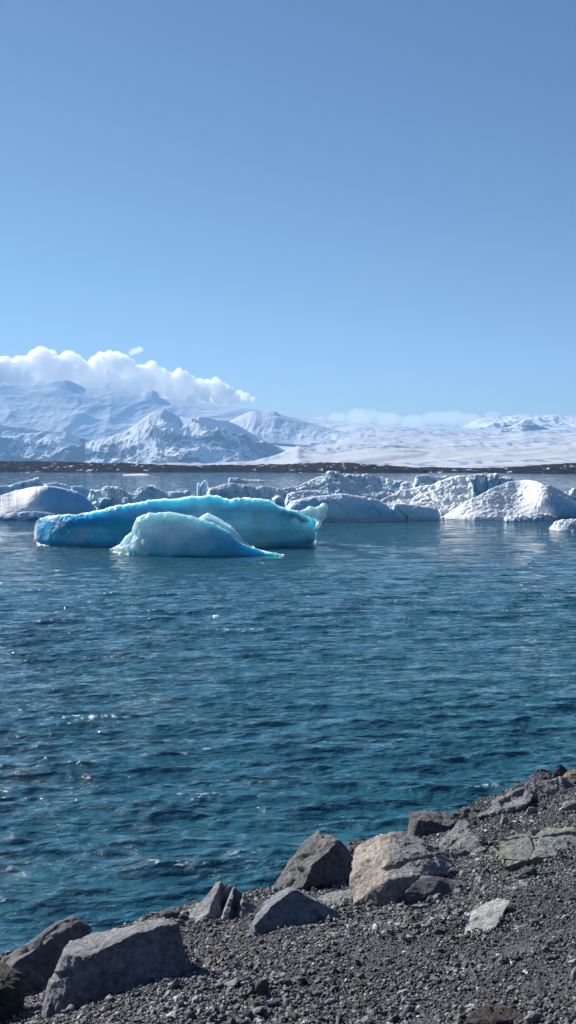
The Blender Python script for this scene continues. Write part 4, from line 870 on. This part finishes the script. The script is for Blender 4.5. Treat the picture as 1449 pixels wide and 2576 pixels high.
def cloud(name, label, blobs, D, dens, seed, voxel, col=(1, 1, 1), disp=1.0, group=None):
    Vs, Fs, b = [], [], 0
    rng = np.random.default_rng(seed)
    Dn, F0 = get_ico(3)
    for (px, py, rpx, rz) in blobs:
        x, y, z = [float(k) for k in at_y(px, py, D)]; r = rpx * D / FPX
        V = Dn * (r, r * 1.1, r * rz) + (x, y + rng.uniform(-.3, .3) * r, z); Vs.append(V); Fs.append(F0 + b); b += len(V)
    V = np.vstack(Vs); F = np.vstack(Fs)
    mt = bpy.data.materials.new(name + '_vapour'); mt.use_nodes = True; t = mt.node_tree; t.nodes.clear()
    out = t.nodes.new('ShaderNodeOutputMaterial'); pv = t.nodes.new('ShaderNodeVolumePrincipled')
    pv.inputs['Color'].default_value = (*col, 1); pv.inputs['Density'].default_value = dens; pv.inputs['Anisotropy'].default_value = .45
    t.links.new(pv.outputs[0], out.inputs['Volume'])
    o = mesh_obj(name, V, F, mt)
    md = o.modifiers.new('r', 'REMESH'); md.mode = 'VOXEL'; md.voxel_size = voxel
    dg = bpy.context.evaluated_depsgraph_get(); me2 = bpy.data.meshes.new_from_object(o.evaluated_get(dg))
    o.modifiers.clear(); old = o.data; o.data = me2; bpy.data.meshes.remove(old)
    if not me2.materials: me2.materials.append(mt)
    n = len(me2.vertices); co = np.zeros(n * 3); me2.vertices.foreach_get('co', co); V = co.reshape(-1, 3)
    no = np.zeros(n * 3); me2.vertex_normals.foreach_get('vector', no); no = no.reshape(-1, 3)
    q = V / (D * .012); k = 1 - np.abs(perlin(q, seed)) * 2; k2 = 1 - np.abs(perlin(q * 2.3, seed + 1)) * 2; k3 = 1 - np.abs(perlin(q * 5.1, seed + 2)) * 2
    V = V + no * ((k * .5 + k2 * .28 + k3 * .15) * D * .0042 * disp)[:, None]
    me2.vertices.foreach_set('co', V.ravel()); me2.update()
    tag(o, label, 'cloud', group); return o
prof = [(-160, 925, 40), (-110, 915, 36), (-60, 920, 36), (-20, 918, 28), (8, 914, 22), (28, 920, 17), (50, 912, 20), (72, 905, 15), (88, 893, 14), (108, 882, 17), (124, 888, 13), (140, 905, 13), (156, 900, 13), (172, 893, 15), (190, 899, 14), (206, 912, 14), (226, 924, 12), (240, 905, 12), (256, 895, 14), (276, 888, 13), (294, 889, 11), (310, 900, 12), (328, 915, 13), (345, 926, 12), (362, 925, 13), (380, 919, 12), (394, 928, 11), (410, 936, 12), (428, 940, 11), (446, 936, 12), (462, 944, 11), (480, 950, 10), (500, 957, 11), (522, 962, 9), (545, 959, 10), (562, 967, 9), (580, 978, 9), (600, 990, 7), (618, 994, 7), (634, 1000, 4)]
blobs = []; rg = np.random.default_rng(4)
for (x, y, r) in prof:
    y += 5 + r * .12; r *= .86
    blobs.append((x, y, r, .95))
    for q_ in range(2): blobs.append((x + rg.uniform(-1, 1) * r, y + r * rg.uniform(.2, 1.0), r * rg.uniform(.4, .7), .9))
    yy = y + r * .8
    while yy < (985 if x < 420 else 1000):
        rr = max(r, 11) * rg.uniform(1.0, 1.3); blobs.append((x + rg.uniform(-6, 6), yy, rr, .85)); yy += rr * .7
cloud('cloud', 'long white cumulus bank hanging behind the crest of the left mountain', blobs, 17800, 1 / 60., 5, 26, disp=1.1)
cloud('cloud', 'tiny separate puff of cloud above the middle of the long cloud bank', [(340, 884, 9, .6), (352, 880, 8, .8), (332, 888, 6, .5)], 17800, 1 / 170., 6, 22, disp=.5)
cloud('cloud', 'faint low mist bank above the glacier saddle right of centre', [(800, 1058, 18, .4), (850, 1052, 26, .5), (905, 1050, 34, .6), (940, 1044, 20, .6), (975, 1056, 34, .45), (1040, 1060, 34, .45), (1090, 1052, 30, .5), (1140, 1052, 34, .5), (1180, 1058, 34, .5), (1240, 1046, 20, .5)], 17800, 1 / 800., 7, 45, disp=.5)
